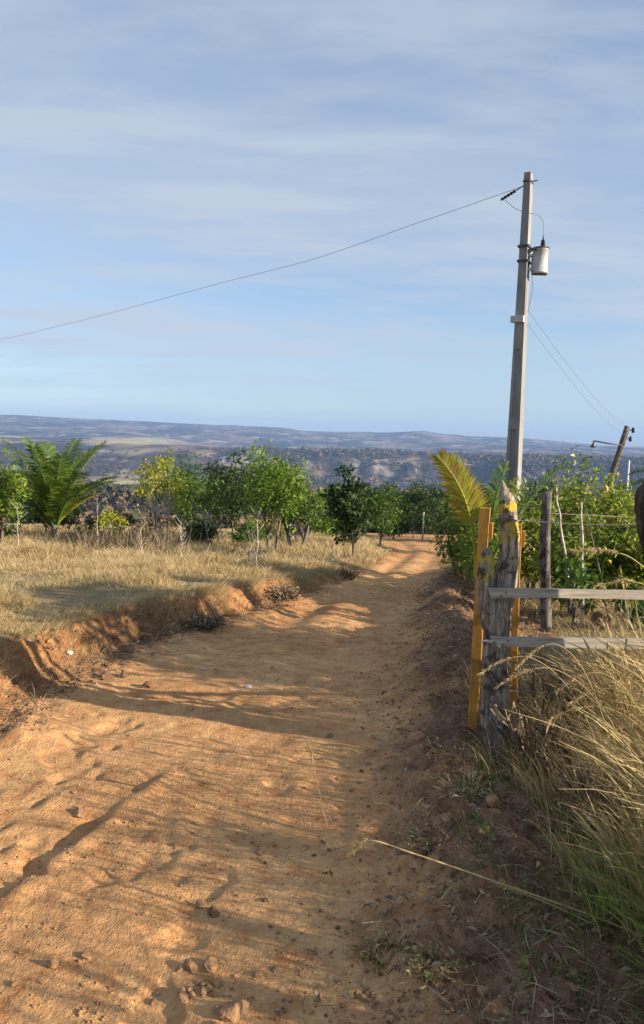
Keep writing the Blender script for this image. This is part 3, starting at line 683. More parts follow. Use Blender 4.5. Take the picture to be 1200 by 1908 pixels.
def plank(name, x0, z0_, x1, z1, y0, y1, ht, label, seed, notch=0):
    o = empty(name, (x0, y0, z0_)); tag(o, label, 'gate rail', 'grey wooden gate rails'); rr = random.Random(seed)
    mb = MB(); n = 40; dirx = Vector((x1 - x0, y1 - y0, z1 - z0_))
    for i in range(n + 1):
        t = i / n; c = dirx * t; wv = .004 * math.sin(t * 9 + seed) + rr.uniform(-.0012, .0012); h2 = ht / 2 * (1 + .05 * math.sin(t * 14 + seed * 2)) + rr.uniform(-.001, .001)
        ex = (-.02 if i == 0 else 0)
        for sy, sz in ((-1, -1), (1, -1), (1, 1), (-1, 1)): mb.v.append(c + Vector((ex * (sz > 0), sy * .011, wv + sz * h2))); mb.a.append(0)
    for i in range(n):
        for j in range(4):
            a = i * 4 + j; b = i * 4 + (j + 1) % 4; mb.f.append((a, b, b + 4, a + 4))
    mb.f.append((0, 3, 2, 1)); e = n * 4; mb.f.append((e, e + 1, e + 2, e + 3))
    mb.build('board', M_plank, o, smooth=False, bevel=.002)
    mb = MB()
    for s in (.013, -.011): mb.tube([(.055 + s, -.011, s * .7), (.055 + s, -.0155, s * .7)], .0035, 8)
    mb.build('nail', M_metal, o)
plank('gate_rail', .838, .862, 3.05, .89, 3.615, 3.72, .046, 'upper grey plank rail nailed across the log post', 1)
plank('gate_rail', .86, .622, 3.05, .64, 3.61, 3.72, .050, 'lower grey plank rail nailed across the log post', 2)
# rough splinter at the left end of the lower rail
mb = MB(); mb.tube([(0, 0, 0), (.03, -.004, .006), (.07, -.006, .002), (.10, -.006, -.02), (.115, -.006, -.045)], [.002, .006, .008, .006, .003], 6, .2, seed=3)
tag(mb.build('wood_splinter', M_stick, None, loc=(0, 0, 0)), 'pale bent splinter of wood hooked on the log post at the lower rail', 'splinter').location = (.785, 3.60, .625)

def post(name, x, y, h_, r0_, r1, lean, mat, label, cat='fence post', seed=0, group=None):
    z = gz(x, y); o = empty(name, (x, y, z)); tag(o, label, cat, group); n = 24; mb = MB()
    pts = [(lean[0] * t + .012 * math.sin(4 * t + seed), lean[1] * t, -.1 + (h_ + .1) * t) for t in np.linspace(0, 1, n)]
    mb.tube(pts, [r0_ + (r1 - r0_) * t for t in np.linspace(0, 1, n)], 14, .16, seed=seed)
    mb.build('shaft', mat, o); return o
post('fence_post', 2.06, 6.70, 1.27, .052, .042, (-.05, 0), M_post, 'dark upright fence post in front of the cashew hedge', seed=2)
post('fence_post', 3.12, 3.78, 1.5, .07, .06, (0, 0), M_post, 'grey post where the gate rails end, beyond the picture edge', seed=3)
post('fence_post', 3.9, 8.3, 1.2, .04, .03, (.02, 0), M_post, 'slim grey fence post standing in the hedge', seed=5)
# dark leaning log at right edge
dx, dy = 1.635, 3.38; z = gz(dx, dy)
dlog = empty('dark_log_post', (dx, dy, z)); tag(dlog, 'thick dark round topped log post cut by the right edge', 'post')
mb = MB(); dp = interp_path([(.14, 0, -.1, .07), (.10, 0, .4, .065), (.02, 0, .85, .07), (-.06, 0, 1.08, .085), (-.105, 0, 1.22, .105), (-.11, 0, 1.33, .11), (-.085, 0, 1.40, .095), (-.06, 0, 1.44, .06), (-.05, 0, 1.455, .015)], 50)
mb.tube([p[:3] for p in dp], [p[3] for p in dp], 28, .13, seed=31); mb.build('shaft', M_darklog, dlog)

# bare sticks tied to the fence wire
def stick(p0, p1, r, label, mat=M_stick, seed=0, group='bare sticks in the wire fence', name='fence_stick'):
    o = empty(name, p0); tag(o, label, 'stick', group); mb = MB(); a = Vector(p0); d = Vector(p1) - a; rr = random.Random(seed)
    pts = [d * t + Vector((rr.uniform(-.008, .008), rr.uniform(-.005, .005), 0)) for t in np.linspace(0, 1, 12)]
    mb.tube(pts, [r * (1.1 - .5 * t) for t in np.linspace(0, 1, 12)], 8, .15, seed=seed); mb.build('stem', mat, o); return o
stick((2.44, 7.0, gz(2.44, 7.0) - .03), (2.17, 7.0, 1.19), .017, 'pale leaning stick right of the dark fence post', seed=1)
stick((2.52, 7.05, gz(2.52, 7.05) - .03), (2.42, 7.0, 1.06), .018, 'short white upright stick between leaning sticks and hedge', seed=2)
stick((2.80, 7.05, gz(2.80, 7.05) - .03), (2.47, 7.0, .98), .010, 'thin brown stick leaning left against the white one', M_trunk, seed=3)
for i in range(9):
    xx = 3.02 + i * .052 + random.uniform(-.012, .012)
    stick((xx, 6.95 + random.uniform(-.05, .05), gz(xx, 6.95) - .05), (xx + random.uniform(-.05, .05), 6.95, gz(xx, 6.95) + random.uniform(.50, .72)), .013, 'rough grey stake in the low stick paling at the right', seed=20 + i, group='stick paling', mat=M_post if i % 2 else M_stick, name='paling_stake')

def wire(name, P, r, label, cat, mat, group=None, barbs=0, n=60, thing_loc=None):
    mb = MB(); A = [Vector(p) for p in P]; pts = []
    # catmull-rom through the points
    B = [A[0] * 2 - A[1]] + A + [A[-1] * 2 - A[-2]]
    per = max(2, n // (len(A) - 1))
    for i in range(1, len(B) - 2):
        for k in range(per):
            t = k / per; p0, p1, p2, p3 = B[i - 1], B[i], B[i + 1], B[i + 2]
            pts.append(.5 * ((2 * p1) + (p2 - p0) * t + (2 * p0 - 5 * p1 + 4 * p2 - p3) * t * t + (3 * p1 - p0 - 3 * p2 + p3) * t ** 3))
    pts.append(A[-1]); mb.tube(pts, r, 5)
    if barbs:
        tot = 0; nx = .06
        for i in range(len(pts) - 1):
            tot += (pts[i + 1] - pts[i]).length
            if tot > nx:
                nx += .11
                for s in (1, -1):
                    q = pts[i]; mb.tube([q + Vector((-.004, 0, -.010 * s)), q + Vector((.004, -.004, .012 * s))], .0014, 4)
    o = mb.build(name, mat, None, loc=pts[0]); tag(o, label, cat, group); return o
def fence_wire(z, label, s, x0=.93, y0=3.74):
    rr = random.Random(s)
    wire('barbed_wire', [(x0, y0, z), (1.4, 3.76, z - .012 + rr.uniform(-.006, .006)), (1.9, 3.78, z + rr.uniform(-.015, .01)), (2.5, 3.79, z - .01), (3.12, 3.78, z + .01)], .0019, label, 'fence wire', M_wire, 'barbed wires of the gate', 1)
fence_wire(1.215, 'topmost barbed wire running from the log post', 1)
fence_wire(.475, 'barbed wire just under the lower rail', 2)
fence_wire(.335, 'barbed wire across the grass at knee height', 3)
fence_wire(.02 + gz(1.2, 3.7) + .02, 'lowest barbed wire lying near the ground', 4)
wire('fence_strand', [(2.02, 6.66, .98), (2.5, 6.9, .95), (3.2, 7.4, .90), (3.9, 8.28, .90)], .0022, 'wire tied from the dark fence post into the hedge', 'fence wire', M_wire)

# ------------------------------------------------------------------ utility pole
UX, UY = 3.29, 13.0; uz = gz(UX, UY)
up = empty('utility_pole', (UX, UY, uz), rad(-27)); tag(up, 'tall grey concrete power pole with recessed face', 'utility pole')
H_ = 6.05 - uz
mb = MB()
def sect(zz, w2, d2, rec):   # H-like section, front recess
    return [(-w2, -d2), (-w2 * .5, -d2), (-w2 * .5, -d2 + rec), (w2 * .5, -d2 + rec), (w2 * .5, -d2), (w2, -d2), (w2, d2), (-w2, d2)]
zs = [-.3, .3, .32, 2.55, 2.57, 2.75, 2.77, 3.9, 3.92, 4.3, 4.32, H_]
rec = [.001, .001, .035, .035, .001, .001, .03, .03, .001, .001, .001, .001]
for zz, rc_ in zip(zs, rec):
    t = max(0, zz) / H_; w2 = .125 * (1 - t) + .054 * t; d2 = .17 * (1 - t) + .095 * t
    for x, y in sect(zz, w2, d2, rc_): mb.v.append(Vector((x, y, zz))); mb.a.append(0)
for i in range(len(zs) - 1):
    for j in range(8):
        a = i * 8 + j; b = i * 8 + (j + 1) % 8; mb.f.append((a, b, b + 8, a + 8))
e = (len(zs) - 1) * 8; mb.f.append(tuple(e + j for j in range(8)))
mb.build('shaft', M_conc, up, smooth=False)
zc = 3.66 - uz; mb = MB(); mb.box((-.03, -.14, zc), (.22, .10, .11)); mb.build('meter_box', M_tank, up, smooth=False, bevel=.008)
for zz in (4.86 - uz, 4.62 - uz):
    mb = MB(); mb.box((0, 0, zz), (.185, .29, .03)); mb.build('clamp_band', M_metal, up, smooth=False)
mb = MB(); mb.tube([(0.05, 0, H_ - .13), (.16, -.02, H_ - .13)], .010, 6); mb.box((0, 0, H_ - .14), (.13, .21, .03)); mb.build('top_bolt', M_metal, up)
# transformer
tx, ty = UX + .26, UY - .03; tz = 4.43
tr = empty('transformer', (tx, ty, tz)); tag(tr, 'small grey cylindrical transformer bracketed to the concrete pole', 'transformer')
mb = MB(); mb.tube([(0, 0, 0), (0, 0, .015), (0, 0, .02), (0, 0, .38), (0, 0, .385), (0, 0, .40)], [.135, .14, .125, .125, .135, .13], 32); mb.build('tank', M_tank, tr)
mb = MB(); mb.tube([(0, 0, .40), (0, 0, .42), (0, 0, .435)], [.142, .142, .07], 32); mb.build('lid', M_metal, tr)
mb = MB(); mb.tube([(.03, 0, .43), (.03, 0, .45), (.03, 0, .455), (.03, 0, .48), (.03, 0, .485), (.03, 0, .51), (.03, 0, .515), (.03, 0, .54), (.03, 0, .56), (.03, 0, .62)], [.045, .045, .028, .045, .028, .040, .025, .034, .012, .006], 16); mb.build('bushing', M_black, tr)
mb = MB(); mb.box((-.165, 0, .29), (.11, .07, .035)); mb.box((-.165, 0, .07), (.11, .07, .035)); mb.box((-.125, 0, .18), (.02, .10, .30)); mb.build('bracket', M_tank, tr, smooth=False, bevel=.004)
mb = MB(); mb.tube([(-.10, -.09, .36), (-.13, -.11, .40), (-.16, -.10, .37), (-.20, -.08, .33)], [.014, .018, .018, .012], 10); mb.build('side_terminal', M_black, tr)
mb = MB(); mb.box((.0, 0, -.012), (.24, .10, .012)); mb.build('base_strap', M_metal, tr, smooth=False)
# insulator string at pole top
ins = empty('strain_insulator', (3.21, 12.98, 5.85)); tag(ins, 'dark strain insulator string where the line meets the pole top', 'insulator')
d = (Vector((2.85, 13.6, 5.72)) - Vector((3.21, 12.98, 5.85)))
mb = MB(); pts = []; rds = []
for i in range(24): 
    t = i / 23; pts.append(d * t * .75); rds.append(.010 + .020 * (1 if (.35 < t < .95 and i % 3 == 0) else (.35 if .35 < t < .95 else 0)))
mb.tube(pts, rds, 10); mb.build('shed_string', M_black, ins)
wire('power_line', [(3.21, 13.0, 5.85), (2.88, 13.3, 5.8), (2.17, 13.95, 5.69), (1.38, 14.66, 5.57), (0.4, 15.55, 5.41), (-0.6, 16.46, 5.29), (-2.7, 18.37, 5.16), (-5.67, 21.07, 4.93), (-8.41, 23.56, 4.76), (-11.12, 26.03, 4.63), (-19, 33.3, 4.5)], .0042, 'long overhead line sagging from the pole top across the sky', 'power line', M_cable)
wire('jumper_wire', [(3.0, 13.4, 5.75), (3.12, 13.1, 5.52), (3.28, 12.85, 5.38), (3.45, 12.9, 5.36), (3.56, 12.95, 5.27), (tx + .03, ty, tz + .62)], .005, 'thin jumper wire looping down to the transformer bushing', 'power line', M_cable, n=30)
wire('down_lead', [(3.42, 12.95, 4.40), (3.43, 12.9, 4.2), (3.40, 12.88, 4.0), (3.37, 12.9, 3.80)], .006, 'thin cable from transformer down the pole face', 'power line', M_cable, n=12)
mid = lambda a, b, t, s: tuple(a[i] + (b[i] - a[i]) * t - (s if i == 2 else 0) for i in range(3))
for i, (a, b) in enumerate([((3.40, 13.0, 3.82), (11.38, 28, 2.18)), ((3.40, 13.0, 3.60), (11.36, 28, 1.86))]):
    wire('service_wire', [a, mid(a, b, .25, .18), mid(a, b, .5, .26), mid(a, b, .75, .19), b], .0035, ['upper', 'lower'][i] + ' thin wire from the concrete pole to the leaning pole', 'power line', M_cable)

# ------------------------------------------------------------------ far leaning pole with lamp
WX, WY = 10.02, 28.0; wz = gz(WX, WY)
wp = empty('utility_pole', (WX, WY, wz)); tag(wp, 'weathered wooden pole leaning right beyond the hedge', 'utility pole'); top = Vector((11.22 - WX, 0, 2.30 - wz))
mb = MB(); mb.tube([top * t for t in np.linspace(-.03, 1, 14)], [.15 - .05 * t for t in np.linspace(0, 1, 14)], 12, .05, seed=5); mb.build('shaft', M_post, wp)
for zz in (2.16, 1.84):
    q = top * ((zz - wz) / top.z); mb = MB()
    mb.tube([q + Vector((.08, 0, 0)), q + Vector((.24, -.02, 0)), q + Vector((.24, -.02, .0))], .02, 6)
    mb.tube([q + Vector((.24, -.02, -.10)), q + Vector((.24, -.02, -.05)), q + Vector((.24, -.02, 0)), q + Vector((.24, -.02, .05)), q + Vector((.24, -.02, .10))], [.03, .06, .045, .06, .03], 10); mb.build('insulator', M_black, wp)
sl_ = empty('street_lamp', (11.0, 27.9, 1.60)); tag(sl_, 'thin street lamp arm reaching left from the leaning pole', 'street lamp')
mb = MB(); mb.tube([(0.0, 0, 0), (-.5, 0, .05), (-1.02, 0, .13)], [.028, .026, .024], 8); mb.build('arm', M_metal, sl_)
mb = MB(); mb.tube([(-1.02, 0, .15), (-1.03, 0, .05), (-1.05, 0, -.02), (-1.07, 0, -.10), (-1.07, 0, -.11)], [.03, .035, .06, .09, .06], 14); mb.build('lamp_head', M_metal, sl_)
x, y = 10.53, 26.0; o = empty('stake', (x, y, gz(x, y))); tag(o, 'slim white stake standing right of the leaning pole', 'stake')
mb = MB(); mb.tube([(0, 0, -.1), (0, 0, 1.0), (.02, 0, 1.08 - gz(x, y))], [.035, .033, .03], 8); mb.build('shaft', M_white, o)
x, y = 5.35, 39.5; o = empty('stake', (x, y, gz(x, y))); tag(o, 'pale stake at the far bend of the road', 'stake')
mb = MB(); mb.tube([(0, 0, -.1), (0.02, 0, .8), (.02, 0, 1.5)], [.05, .05, .045], 8); mb.build('shaft', M_stick, o)

# small white house behind the trees
hx, hy = -1.35, 30.5; hz_ = gz(hx, hy); ho = empty('house', (hx, hy, hz_ - .2)); tag(ho, 'small white outbuilding half hidden behind the orchard trees', 'house')
mb = MB(); mb.box((0, 0, .55), (1.5, 1.8, 1.1)); mb.build('wall', M_white, ho, smooth=False)
mb = MB()
for s in (-1, 1): mb.box((0, s * .47, 1.22), (1.7, 1.08, .06), Matrix.Rotation(rad(-s * 18), 3, 'X'))
mb.build('roof', M_roof, ho, smooth=False)
mb = MB(); mb.box((.5, -.905, .5), (.42, .02, .85)); mb.build('door', M_metal, ho, smooth=False)
mb = MB(); mb.box((-.5, -.905, .75), (.42, .02, .35)); mb.build('window', M_metal, ho, smooth=False)

# ------------------------------------------------------------------ stones
def blob(name, x, y, sx, sy, sz, mat, label, cat, seed, group=None, rz=0, sub=4, sink=.34, jag=.35):
    rs_ = np.random.RandomState(seed); import bmesh
    bm = bmesh.new(); bmesh.ops.create_icosphere(bm, subdivisions=sub, radius=1.0)
    V = np.array([v.co[:] for v in bm.verts]); 
    # facet by clipping against random planes
    for _ in range(9):
        n = rs_.normal(size=3); n /= np.linalg.norm(n); d_ = rs_.uniform(.55, .85); t = V @ n; V = V - np.outer(np.maximum(t - d_, 0), n)
    q_ = fbm(V[:, 0] + seed, V[:, 1] + V[:, 2] * 1.7, .6, 4, seed % 97, .6)[:, None]; V = V * (1 + .16 * q_ + jag * .05 * rs_.normal(size=(len(V), 1)))
    V = V * np.array([sx, sy, sz]) / 2
    for v, q in zip(bm.verts, V): v.co = q
    me = bpy.data.meshes.new(name); bm.to_mesh(me); bm.free(); me.materials.append(mat)
    o = bpy.data.objects.new(name, me); col.objects.link(o); o.location = (x, y, gz(x, y) + sz * (.5 - sink)); o.rotation_euler = (rs_.uniform(-.3, .3), rs_.uniform(-.3, .3), rz or rs_.uniform(0, 6))
    tag(o, label, cat, group); return o
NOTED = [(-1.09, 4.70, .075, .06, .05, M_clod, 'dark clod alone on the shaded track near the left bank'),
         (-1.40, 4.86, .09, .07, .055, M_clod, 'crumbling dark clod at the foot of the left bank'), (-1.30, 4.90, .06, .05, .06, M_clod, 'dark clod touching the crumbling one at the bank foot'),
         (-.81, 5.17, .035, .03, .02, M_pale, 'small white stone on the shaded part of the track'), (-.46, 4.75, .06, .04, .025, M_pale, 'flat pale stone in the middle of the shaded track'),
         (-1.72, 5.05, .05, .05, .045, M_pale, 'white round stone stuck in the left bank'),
         (-.985, 3.02, .05, .045, .045, M_stone, 'broken tan clod beside the wheel rut'), (-.77, 2.10, .032, .03, .028, M_stone, 'tan stone near the bottom left corner'),
         (-.36, 2.11, .045, .035, .035, M_stone, 'left stone of the pair by the bottom edge'), (-.30, 2.12, .05, .04, .04, M_stone, 'right stone of the pair by the bottom edge'),
         (-.21, 2.76, .045, .035, .022, M_stone, 'brown clod in the sunlit middle of the track'), (-.38, 2.42, .035, .03, .025, M_stone, 'small stone at the tip of a long shadow'),
         (-.33, 2.38, .05, .035, .03, M_clod, 'clod beside the small stone in the long shadow'), (-.21, 1.93, .09, .06, .05, M_stone, 'largest tan stone at the bottom edge'),
         (.75, 3.02, .07, .06, .055, M_stone, 'rounded stone below the gate post'), (.74, 2.95, .06, .05, .04, M_stone, 'flat stone leaning on the rounded stone below the gate post'),
         (.62, 2.52, .05, .04, .03, M_pale, 'pale stone on the right verge'), (.70, 1.98, .12, .09, .06, M_clod, 'large brown clod in the bottom right corner'),
         (.52, 2.12, .10, .08, .06, M_clod, 'brown clod on the right verge near the bottom'), (1.42, 1.02, .0001, .0001, .0001, None, None)]
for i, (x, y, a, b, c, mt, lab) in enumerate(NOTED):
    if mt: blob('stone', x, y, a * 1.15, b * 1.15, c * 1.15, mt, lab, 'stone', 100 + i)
blob('boulder', 2.66, 7.0, .26, .2, .19, M_clod, 'brown rock seen between the gate rails', 'rock', 77, sink=.12)
rs_ = np.random.RandomState(3); nst = 0
for i in range(400):
    if nst >= 85: break
    yv = 1.75 + 4.5 * rs_.rand() ** 1.5; xl = float(XR(np.array([yv]))[0]); 
    xv = xl + rs_.normal(.25, .25) if rs_.rand() < .72 else rs_.uniform(-.43 * yv, xl)
    if abs(xv) > .46 * yv: continue
    s = rs_.uniform(.012, .032) * (1.25 if xv > xl else .75)
    blob('clod', xv, yv, s * 1.3, s, s * .8, M_stone if rs_.rand() < .55 else M_clod, 'small loose clod of earth on the track and its verge', 'clod', 200 + i, 'small clods on the track', sub=3); nst += 1

for i in range(26):
    a_ = rs_.uniform(0, 6.28); d_ = abs(rs_.normal(0, .10)); s_ = rs_.uniform(.012, .034)
    blob('clod', -.30 + d_ * 1.6 * math.cos(a_), 2.02 + d_ * math.sin(a_), s_ * 1.3, s_, s_ * .8, M_stone, 'broken crumb of orange earth in the heap at the bottom edge', 'clod', 700 + i, 'crumbs of earth at the bottom edge', sub=3)
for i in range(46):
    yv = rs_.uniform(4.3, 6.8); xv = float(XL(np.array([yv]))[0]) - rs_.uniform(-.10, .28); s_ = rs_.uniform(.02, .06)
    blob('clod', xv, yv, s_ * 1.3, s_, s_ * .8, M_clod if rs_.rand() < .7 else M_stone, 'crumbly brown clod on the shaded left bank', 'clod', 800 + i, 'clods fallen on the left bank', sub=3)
# fine gravel and litter: stuff
def gravel(name, n, sampler, smin, smax, mat, label, seed):
    rs_ = np.random.RandomState(seed); x, y = sampler(rs_, n); z = terrain(x, y)[0]
    n = len(x); base = np.array([[1, 0, 0], [-1, 0, 0], [0, 1, 0], [0, -1, 0], [0, 0, 1], [0, 0, -1]], float)
    T0 = np.array([[0, 2, 4], [2, 1, 4], [1, 3, 4], [3, 0, 4], [2, 0, 5], [1, 2, 5], [3, 1, 5], [0, 3, 5]])
    s = smin + (smax - smin) * rs_.rand(n) ** 3; V = base[None] * (s[:, None, None]) * rs_.uniform(.5, 1.2, (n, 6, 1)); V[:, :, 2] *= .7
    a = rs_.uniform(0, 6.28, n); ca, sa = np.cos(a)[:, None], np.sin(a)[:, None]
    V = np.stack([V[:, :, 0] * ca - V[:, :, 1] * sa, V[:, :, 0] * sa + V[:, :, 1] * ca, V[:, :, 2]], -1)
    V += np.stack([x, y, z + s * .25], -1)[:, None]
    T = (np.arange(n) * 6)[:, None, None] + T0[None]
    o = mesh_obj(name, V.reshape(-1, 3), T.reshape(-1, 3), mat, {'rnd': np.repeat(rs_.rand(n), 6)}, smooth=False); tag(o, label, 'gravel', kind='stuff')
def samp_verge(rs_, n):
    y = 1.6 + 12 * rs_.rand(n) ** 1.7; x = XR(y) + rs_.normal(.40, .32, n); return x, y
def samp_road(rs_, n):
    y = 1.6 + 10 * rs_.rand(n) ** 1.6; l = np.maximum(XL(y), -.46 * y); x = l + (XR(y) - l) * rs_.rand(n) ** .8; k = fbm(x, y, .5, 3, 91) > -.15; return x[k], y[k]
def samp_bank(rs_, n):
    y = 3.8 + 6 * rs_.rand(n); x = XL(y) - rs_.normal(.05, .13, n); return x, y
gravel('gravel', 9000, samp_verge, .002, .014, M_litter, 'loose brown rubble along the right verge', 1)
gravel('gravel', 9000, samp_road, .0015, .009, M_stone, 'fine grit scattered over the sunlit track', 2)
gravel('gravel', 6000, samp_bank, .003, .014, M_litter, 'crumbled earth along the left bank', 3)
def litter(name, n, sampler, label, seed, lmin, lmax, mat=M_litter):
    rs_ = np.random.RandomState(seed); x, y = sampler(rs_, n); n = len(x); z = terrain(x, y)[0]
    D = rs_.normal(size=(n, 3)); D[:, 2] = np.abs(D[:, 2]) * .35; ln = rs_.uniform(lmin, lmax, n); wide = rs_.rand(n) < .25; ln = np.where(wide, ln * .35, ln)
    wd = np.where(wide, ln * .35, .0026)
    V, T = leaves_np(np.stack([x, y, z + .004], -1), D, ln, wd, rs_); o = mesh_obj(name, V, T, mat, {'rnd': np.repeat(rs_.rand(n) ** .8, 5)}, smooth=False); tag(o, label, 'litter', kind='stuff')
litter('leaf_litter', 17000, samp_verge, 'dead twigs and straw on the right verge', 5, .02, .15)
litter('bank_litter', 5000, samp_bank, 'dead roots and straw over the left bank', 6, .03, .13)

# ------------------------------------------------------------------ grasses
def grass(name, label, X_, Y_, h, lean, lh, wd, mat, segs=3, curl=2.0, rnd=None, seed=0, kind='stuff', cat='grass', head=0):
    rs_ = np.random.RandomState(seed); z = terrain(X_, Y_)[0] - .01
    V, F, k = blades_np(np.stack([X_, Y_, z], -1), h, lean, lh, wd, segs, curl, rs_, head)
    if rnd is None: rnd = rs_.beta(2, 2, len(X_))
    o = mesh_obj(name, V, F, mat, {'rnd': np.repeat(rnd, k)}, smooth=True); tag(o, label, cat, kind=kind); return o
def unit(a): return np.stack([np.cos(a), np.sin(a)], -1)
# left field of dry grass
rs_ = np.random.RandomState(21)
n = 330000; yv = 3.6 + 42 * rs_.rand(n) ** 1.75; 
xl = XL(yv); bf = np.interp(yv, [0, 5, 9, 14, 20], [.45, .30, .24, .12, 0.0])
wx = np.minimum(.47 * yv + xl, 30); xv = xl - bf - wx * rs_.rand(n) ; 
cl_ = fbm(xv, yv, .8, 3, 81); k = (rs_.rand(n) < .55 + 1.2 * cl_) & (xv > -.47 * yv - .3); xv, yv, cl_ = xv[k], yv[k], cl_[k]; n = len(xv)
edge = ss(XL(yv) - xv, .2, 1.0)
hh = (.04 + .095 * rs_.rand(n)) * (.5 + .9 * ss(cl_, -.2, .5)) * (.45 + .55 * edge) * (1 + .9 * ss(yv, 8, 16))
big = rs_.rand(n) < .015; hh = np.where(big, hh * 1.8, hh)
grass('dry_grass', 'pale dry grass covering the field left of the track', xv, yv, hh, unit(rs_.uniform(0, 6.28, n)), hh * rs_.uniform(.3, 1.1, n), np.maximum(.0035, .0010 * yv) * rs_.uniform(.7, 1.3, n), M_dryfield, 2, 1.8,
      np.clip(rs_.beta(2, 2, n) * .7 + .3 * ss(fbm(xv, yv, 1.4, 3, 83), -.4, .6), 0, 1), 5)
# tufts hanging on the bank edge
n = 26000; yv = 4.0 + 14 * rs_.rand(n) ** 1.3; xv = XL(yv) - rs_.normal(.27, .11, n); k = (fbm(xv, yv, .5, 2, 84) > -.12) & (rs_.rand(n) < .15 + ss(yv, 4.8, 5.6)); xv, yv = xv[k], yv[k]; n = len(xv)
hh = rs_.uniform(.04, .13, n); grass('bank_grass', 'brown grass tufts hanging over the left bank edge', xv, yv, hh, unit(rs_.normal(0, .9, n)), hh * rs_.uniform(.5, 1.3, n), .004 * rs_.uniform(.7, 1.4, n), M_dryfield, 3, 1.6, seed=6, rnd=rs_.rand(n) ** 2)
# field right of the road, behind the fence
n = 90000; yv = 4.2 + 22 * rs_.rand(n) ** 1.6; xv = XR(yv) + .75 + (4.5 + .2 * yv) * rs_.rand(n); cl_ = fbm(xv, yv, .7, 3, 85); k = rs_.rand(n) < .6 + cl_; xv, yv, cl_ = xv[k], yv[k], cl_[k]; n = len(xv)
hh = (.05 + .14 * rs_.rand(n)) * (1 + ss(yv, 8, 14)) * (.7 + .6 * ss(cl_, -.2, .5)); grass('dry_grass', 'golden dry grass behind the gate and hedge', xv, yv, hh, unit(rs_.uniform(0, 6.28, n)), hh * rs_.uniform(.3, 1.1, n), np.maximum(.0035, .0010 * yv) * rs_.uniform(.7, 1.3, n), M_dryfield, 2, 1.8, seed=7)
# tall dry grass at lower right
def tall_samp(n, s, x0=.92, x1=3.2, y0=1.2, y1=4.6, p=1.0):
    q = np.random.RandomState(s); y = q.uniform(y0, y1, n); left = x0 + .10 * fbm(y, y * 0, .5, 3, 86) + .05 * (y < 2.4) ; x = left + (x1 - left) * q.rand(n) ** p
    # gather into tussocks
    tx_ = np.round(x / .16 + .4 * np.sin(y * 7)) * .16; k = q.rand(n) < .65; x = np.where(k, tx_ + q.normal(0, .035, n), x); return x, y, q
x, y, q = tall_samp(24000, 31, x0=.95, y0=.3, p=1.15); n = len(x); e_ = ss(x, .9, 1.5)
hh = q.uniform(.14, .50, n) * (.45 + .7 * e_) * (1 - .25 * ss(y, 3.2, 3.8)); th = math.pi + q.normal(0, .9, n)
grass('tall_dry_grass', 'dense tan undergrowth of dry grass around the gate post', x, y, hh, unit(th), hh * q.uniform(.2, .9, n), .0045 * q.uniform(.7, 1.5, n), M_dry, 4, 1.9, seed=8)
# tussocks of tall stems with seed heads
q = np.random.RandomState(32); tx = []; ty = []; tl = []
for i in range(105):
    cy_ = q.uniform(.3, 4.3); cx_ = 1.12 + 1.25 * q.rand() ** 1.1 + .12 * math.sin(cy_ * 5); k_ = q.randint(14, 75); tx.append(cx_ + q.normal(0, .045, k_)); ty.append(cy_ + q.normal(0, .045, k_)); tl.append(np.full(k_, q.uniform(.62, 1.0)) * (.72 if cy_ < 2.5 else 1.0))
for i in range(17):  # narrow dense tussocks added so their shadows streak the track
    cy_ = .55 + .12 * i + q.uniform(-.04, .04); cx_ = q.uniform(1.2, 2.0); k_ = q.randint(60, 120); tx.append(cx_ + q.normal(0, .05, k_)); ty.append(cy_ + q.normal(0, .012, k_)); tl.append(np.full(k_, q.uniform(.6, 1.1)))
x = np.concatenate(tx); y = np.concatenate(ty); tl = np.concatenate(tl); n = len(x)
hh = tl * q.uniform(.55, 1.0, n) * (.75 + .25 * ss(x, 1.0, 1.6)) * (1 - .5 * ss(y, 2.6, 3.0) * (1 - ss(x, 1.4, 1.75))); th = math.pi + q.normal(.05, .95, n)
grass('tall_dry_grass', 'tall straw stems with seed heads arching left beside the gate', x, y, hh, unit(th), hh * q.uniform(.10, .80, n), .0048 * q.uniform(.7, 1.3, n), M_dry, 9, 2.4, seed=9, rnd=np.clip(q.normal(.66, .16, n), 0, 1), head=.011)
# green grass in the lower right corner
x, y, q = tall_samp(1900, 33, x0=.96, x1=1.6, y0=1.2, y1=2.5); n = len(x)
hh = q.uniform(.10, .42, n) * (.55 + .6 * ss(x, .9, 1.25)); th = math.pi + q.normal(0, 1.3, n)
grass('green_grass', 'green blades of grass in the bottom right corner', x, y, hh, unit(th), hh * q.uniform(.4, 1.3, n), .0095 * q.uniform(.5, 1.5, n), M_green, 5, 1.9, seed=10)
x, y, q = tall_samp(1500, 34, x0=.55, x1=1.1, y0=1.6, y1=3.6); k = fbm(x, y, .35, 2, 87) > .12; x, y = x[k], y[k]; n = len(x)
hh = q.uniform(.02, .10, n); grass('green_weeds', 'small green weeds on the right verge', x, y, hh, unit(q.uniform(0, 6.28, n)), hh * q.uniform(.4, 1.3, n), .006 * q.uniform(.6, 1.4, n), M_green, 3, 1.9, seed=11, rnd=q.rand(n) * .5)
